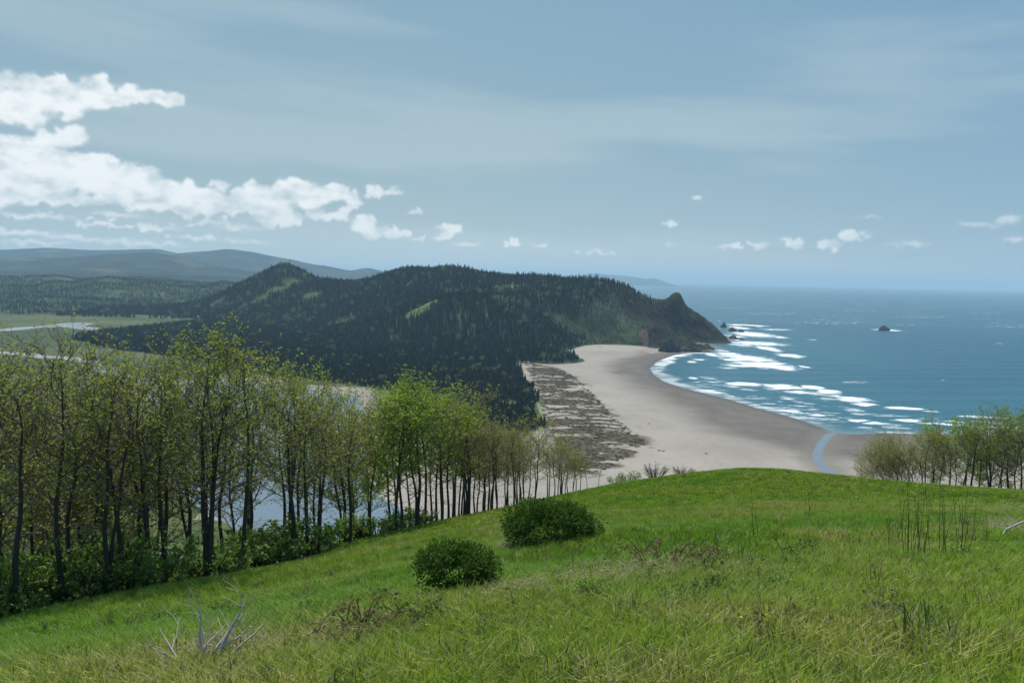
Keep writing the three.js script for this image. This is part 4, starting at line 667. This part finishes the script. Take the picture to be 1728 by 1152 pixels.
function stalkGeo(seed, n, h, spread, buds) { const r = rng(seed), m = new Mesher(); for (let i = 0; i < n; i++) { const a = r() * 6.28, s = spread * Math.sqrt(r()), b = V(Math.cos(a) * s, -.05, Math.sin(a) * s), H = h * (.5 + .55 * r()), l = V((r() - .5) * .35 * H, H, (r() - .5) * .3 * H), c = b.clone().addScaledVector(l, .5).add(V((r() - .5) * .05, 0, 0)), t = b.clone().add(l); m.tube([b, c, t], [.008, .006, .0025], 4); if (buds) for (let q = 0; q < buds; q++) { const p = c.clone().lerp(t, .3 + .7 * r()); m.tube([p, p.clone().addScaledVector(randDir(r).add(V(0, .8, 0)).normalize(), .07 + .08 * r())], [.004, .002], 3); } } return m.build(); }
for (const [px, py, hpx, n, sp, seed, label] of [[1575, 950, 130, 22, .55, 1, 'tall clump of dead dark stalks standing above the grass'], [1525, 930, 90, 9, .35, 2, 'thin dead stalks beside the tall dark clump'], [1632, 925, 86, 6, .3, 3, 'few bare stalks between the tall clump and fallen branch'], [1665, 930, 60, 4, .3, 4, 'short bare stalks near the fallen branch'], [1278, 915, 96, 3, .15, 5, 'single leaning dead stem with short side shoots'], [1368, 880, 62, 5, .25, 6, 'sparse brown stalks high on the slope'], [1238, 960, 60, 12, .5, 7, 'reddish dry stalks on open grass below the leaning stem'], [1125, 930, 60, 5, .3, 8, 'few dark stalks above the bramble tangle'], [185, 1062, 30, 9, .14, 9, 'dark brown withered stump of stalks below the shrubs'], [562, 972, 14, 10, .12, 10, 'tiny brown withered tuft on open grass'], [965, 990, 56, 5, .2, 11, 'tall thin weed stalks below the dome bush'], [1505, 1010, 70, 4, .3, 12, 'thin stalks in the long grass below the tall clump']]) {
  const p = onHill(px, py), o = single('dead_stalks', stalkGeo(seed * 17, n, 1.15 * hpx * -p.z / FPX, sp, 4), stalkMat, label, 'weed', 'dead stalks in the grass'); o.position.copy(p);
}
function bramble(seed, n, reach, leafMat) { const r = rng(seed), canes = new Mesher(), leaves = new Mesher(); for (let i = 0; i < n; i++) { const a = r() * 6.28, L = reach * (.6 + .6 * r()), H = reach * (.28 + .4 * r()), pts = [], b = V((r() - .5) * reach * .5, 0, (r() - .5) * reach * .5); for (let k = 0; k <= 7; k++) { const t = k / 7; pts.push(b.clone().add(V(Math.cos(a) * L * t, Math.sin(t * Math.PI * .93) * H - .03 + .02 * r(), Math.sin(a) * L * t * .7))); } canes.tube(pts, pts.map((_, k) => .008 - .0008 * k), 4); for (let q = 0; q < 16; q++) { const s = 1 + Math.floor(r() * 6), c = pts[s].clone().lerp(pts[s + 1] ?? pts[s], r()), d = randDir(r).add(V(0, .4, 0)).normalize(); leaves.leaf(c.addScaledVector(randDir(r), .05), d, randDir(r).cross(d).normalize(), .05 + .03 * r(), .045); } } const g = new THREE.Group(); part(g, 'cane', canes.build(), caneMat); part(g, 'foliage', leaves.build(), leafMat); return g; }
const brLeaf = leafy([.08, .14, .03], .4), brOld = leafy([.17, .15, .06], .4);
for (const [px, py, reach, n, seed, mat, label] of [[1335, 952, 1.0, 6, 1, brLeaf, 'arching bramble cane with green leaves over the grass'], [1120, 970, 1.15, 26, 2, brOld, 'brown bramble tangle on the slope right of the dome bush'], [1180, 960, .9, 14, 3, brOld, 'smaller bramble tangle joining the brown one'], [600, 1090, .8, 22, 4, brOld, 'low brown bramble patch below the open bottomed bush'], [700, 1070, .55, 12, 5, brLeaf, 'small leafy bramble beside the brown patch'], [790, 1060, .3, 6, 6, underPale, 'pale leaved weed standing below the open bottomed bush'], [640, 1020, .4, 7, 7, brLeaf, 'leafy bramble left of the open bottomed bush'], [870, 1030, .4, 9, 8, brOld, 'dry bramble in straw coloured grass between the bushes'], [430, 1000, .5, 6, 9, brLeaf, 'leafy bramble at the shady foot of the alders'], [130, 1135, .35, 6, 10, brLeaf, 'bramble spray low in the grass beside the dead branch'], [1000, 965, .35, 7, 11, brOld, 'thin bramble below the dome bush']]) {
  const p = onHill(px, py), o = bramble(seed * 29, n, reach, mat); o.name = numbered('bramble'); tag(o, label, 'bramble', 'brambles in the grass'); o.position.copy(p); scene.add(o);
}

// ---------------------------------------------------------------- grass
function bladeGeo(seed, n, h, spread, wid, droop) {
  const r = rng(seed), p = [], nn = [], idx = [];
  for (let i = 0; i < n; i++) {
    const a = r() * 6.28, s = spread * Math.sqrt(r()), bx = Math.cos(a) * s, bz = Math.sin(a) * s, H = h * (.55 + .7 * r()), b = r() * 6.28, lx = Math.cos(b), lz = Math.sin(b), lean = H * (.15 + droop * r()), w = wid * (.7 + .6 * r()) / 2, sx = -lz, sz = lx, k = p.length / 3;
    p.push(bx - sx * w, -.03, bz - sz * w, bx + sx * w, -.03, bz + sz * w, bx + lx * lean * .4 - sx * w * .8, H * .62, bz + lz * lean * .4 - sz * w * .8, bx + lx * lean * .4 + sx * w * .8, H * .62, bz + lz * lean * .4 + sz * w * .8, bx + lx * lean, H * (1 - .2 * droop), bz + lz * lean);
    for (let q = 0; q < 5; q++) nn.push(-lx * .6, .8, -lz * .6);
    idx.push(k, k + 1, k + 2, k + 1, k + 3, k + 2, k + 2, k + 3, k + 4);
  }
  const g = new THREE.BufferGeometry(); g.setAttribute('position', new THREE.Float32BufferAttribute(p, 3)); g.setAttribute('normal', new THREE.Float32BufferAttribute(nn, 3)); g.setIndex(idx); g.computeVertexNormals(); return g;
}
const grassMat = leafy([1, 1, 1], .5, { specularIntensity: .3, roughness: .7 });
function sow(name, label, geos, count, pick, size, tint, seed) {
  const r = rng(seed), lists = geos.map(() => []);
  for (let i = 0; i < count; i++) { const q = pick(r); if (q) lists[Math.floor(r() * geos.length)].push([q[0], q[1], r(), r()]); }
  const o = new THREE.Object3D(), c = new THREE.Color();
  geos.forEach((g, v) => { const L = lists[v], im = new THREE.InstancedMesh(g, grassMat, L.length); L.forEach(([x, z, a, b], i) => { o.position.set(x, nearH(x, z), z); const s = size(x, z, a); o.scale.set(s * (.8 + .4 * b), s, s * (.8 + .4 * b)); o.rotation.set((b - .5) * .3, a * 6.28, (a - .5) * .3); o.updateMatrix(); im.setMatrixAt(i, o.matrix); im.setColorAt(i, tint(c, x, z, a, b)); }); im.name = numbered(name); im.castShadow = im.receiveShadow = true; tag(im, label, 'grass', null, 'stuff'); scene.add(im); });
}
const polar = (d0, d1, side) => (r) => { const d = Math.sqrt(lerp(d0 * d0, d1 * d1, r())), x = (r() * 2 - 1) * side * d; return [x, -d]; };
const edgePoly = polyInfo([...edge.map((e) => [e.x, e.z - 3]), [60, 20], [-30, 20]]);
const onGrass = (f, keep = () => true) => (r) => { const q = f(r); return edgePoly(q[0], q[1]) > -2 && keep(q[0], q[1], r) ? q : null; };
const dryness = (x, z) => fbm(x * .35 + 3, z * .35, 4) + .45 * fbm(x * .05 + 8, z * .05, 2) + .30 * sstep(.1, .6, x / (12 - z)) - .25 * sstep(-35, -60, z);
const grassTint = (c, x, z, a, b) => {
  const dry = sstep(.30, .75, dryness(x, z) + .35 * (b - .5) + .22 * sstep(-26, -8, z)), lush = clamp(.5 + fbm(x * .12, z * .12, 3) * 1.1), k = .68 + .84 * a * a, straw = ((a * 31 + b * 17) % 1) < .06 + .14 * dry;
  let q = mix3([.23, .315, .024], [.14, .285, .013], lush); q = mix3(q, [.31, .32, .055], dry * .7); if (straw) q = [.44, .38, .19]; else if (((a * 53 + b * 29) % 1) < .10) q = [.06, .10, .018];
  return c.setRGB(q[0] * k, q[1] * k, q[2] * k);
};
sow('meadow_grass', 'long green meadow grass in the foreground', [1, 2, 3, 4].map((s) => bladeGeo(s * 5, 16, .24, .075, .0075, .75)), 52000, onGrass(polar(3.6, 17, .82)), (x, z, a) => .55 + .75 * a + .35 * clamp(dryness(x, z)), grassTint, 31);
sow('meadow_grass', 'green grass covering the middle of the slope', [5, 6, 7].map((s) => bladeGeo(s * 5, 16, .21, .12, .011, .6)), 90000, onGrass(polar(15, 42, .8)), (x, z, a) => .55 + .7 * a + .3 * clamp(dryness(x, z)), grassTint, 32);
sow('meadow_grass', 'short green grass up to the brow of the hill', [8, 9, 10].map((s) => bladeGeo(s * 5, 16, .20, .20, .022, .6)), 110000, onGrass(polar(40, 96, .78)), (x, z, a) => .6 + .7 * a, grassTint, 33);
// dark rush tussocks
for (const [px, py, s, seed, label] of [[1560, 1105, 1.5, 1, 'dark tall rush tussock in a hollow of the grass'], [1610, 1118, 1.2, 2, 'second dark rush tussock touching the tall one'], [985, 1060, .8, 3, 'dark narrow rush tuft below the dome bush'], [925, 1075, .7, 4, 'small dark rush tuft near the bottom of the slope'], [1665, 1095, .8, 5, 'broad leaved green tuft beside the rush hollow'], [1345, 1000, .6, 6, 'blue green tuft under the arching bramble']]) { const p = onHill(px, py), o = single('rush_tuft', bladeGeo(seed * 77, 70, .42, .17, .011, .8), seed > 4 ? leafy([.07, .15, .04], .35) : leafy([.06, .115, .03], .4), label, 'rush', 'rush tufts in the grass'); o.position.copy(p); o.scale.setScalar(s * .8); }
for (const [px, py, s, seed, label] of [[1005, 1000, 1, 1, 'bleached straw patch between the bushes and brambles'], [890, 1022, .9, 2, 'pale straw patch beside the open bottomed bush'], [1110, 985, 1.1, 3, 'straw coloured dead grass under the brown bramble tangle'], [870, 928, .8, 4, 'dry grass fringe at the left foot of the dome bush'], [1720, 900, 1.2, 5, 'dry straw heap under the fallen branch'], [390, 1130, .8, 6, 'straw around the base of the dead branch'], [560, 1110, .8, 7, 'straw patch in the low bramble']]) { const p = onHill(px, py), o = single('straw_patch', bladeGeo(seed * 91, 520, .30, .75, .008, 1.4), strawMat, label, 'dry grass', 'dry straw patches'); o.position.copy(p); o.scale.setScalar(s); }
// weeds dotted over the slope
{
  const r = rng(515), kinds = [[shrub(61, { name: 'weed_clump', w: 1.6, stems: 16, twigs: 5, leaves: 5, leaf: .10, mat: brLeaf }), 'low dark leafy weed clump in the grass'], [shrub(62, { name: 'weed_clump', w: 1.3, stems: 14, twigs: 4, leaves: 4, leaf: .08, mat: brOld }), 'low brownish weed clump in the grass'], [shrub(63, { name: 'weed_clump', w: 1.1, stems: 18, twigs: 5, leaves: 5, leaf: .10, mat: underPale }), 'low pale green weed clump in the grass']];
  for (let i = 0; i < 74; i++) { const px = 40 + r() * 1680, lo = px < 900 ? lerp(1070, 880, px / 900) : 850, py = lo + Math.pow(r(), 1.3) * (1130 - lo), k = Math.floor(r() * 3), p = onHill(px, py), o = copyOf(kinds[k][0], kinds[k][1], 'weed clumps in the grass'); o.userData.category = 'weed'; o.position.copy(p); const s = .22 + .22 * r(); o.scale.set(s * 1.2, s, s * 1.2); o.rotation.y = r() * 6; }
}
// buttercups
{
  const r = rng(55), m = new Mesher(); m.tube([V(0, 0, 0), V(.01, .26, 0)], [.003, .002], 3); const f = new Mesher(); for (let i = 0; i < 6; i++) { const d = V(Math.cos(i * 1.05), .35, Math.sin(i * 1.05)).normalize(); f.leaf(V(.01, .26, 0), d, V(-Math.sin(i * 1.05), 0, Math.cos(i * 1.05)), .022, .02); }
  const fl = new THREE.Group(); part(fl, 'stem', m.build(), stalkMat); part(fl, 'petals', f.build(), leafy([.62, .50, .03], .3)); fl.userData = { stem: 'yellow_flower', category: 'flower' };
  for (const [px, py] of [[1650, 945], [1668, 938], [1700, 945], [1455, 985], [1468, 990], [1710, 962], [1610, 880], [1345, 918], [1120, 900], [1540, 940], [1250, 1080], [1290, 1075], [1380, 1040], [1000, 940], [985, 958], [720, 1085], [600, 1062]]) { const o = copyOf(fl, 'small yellow flower in the grass', 'yellow flowers in the grass'); delete o.userData.stem; o.position.copy(onHill(px, py)); o.rotation.y = r() * 6; o.scale.setScalar(.6 + .4 * r()); }
}
scene.traverse((o) => { if (o.userData) { delete o.userData.stem; delete o.userData.tri; } });
console.log('done', performance.now() | 0);
renderer.render(scene, camera);
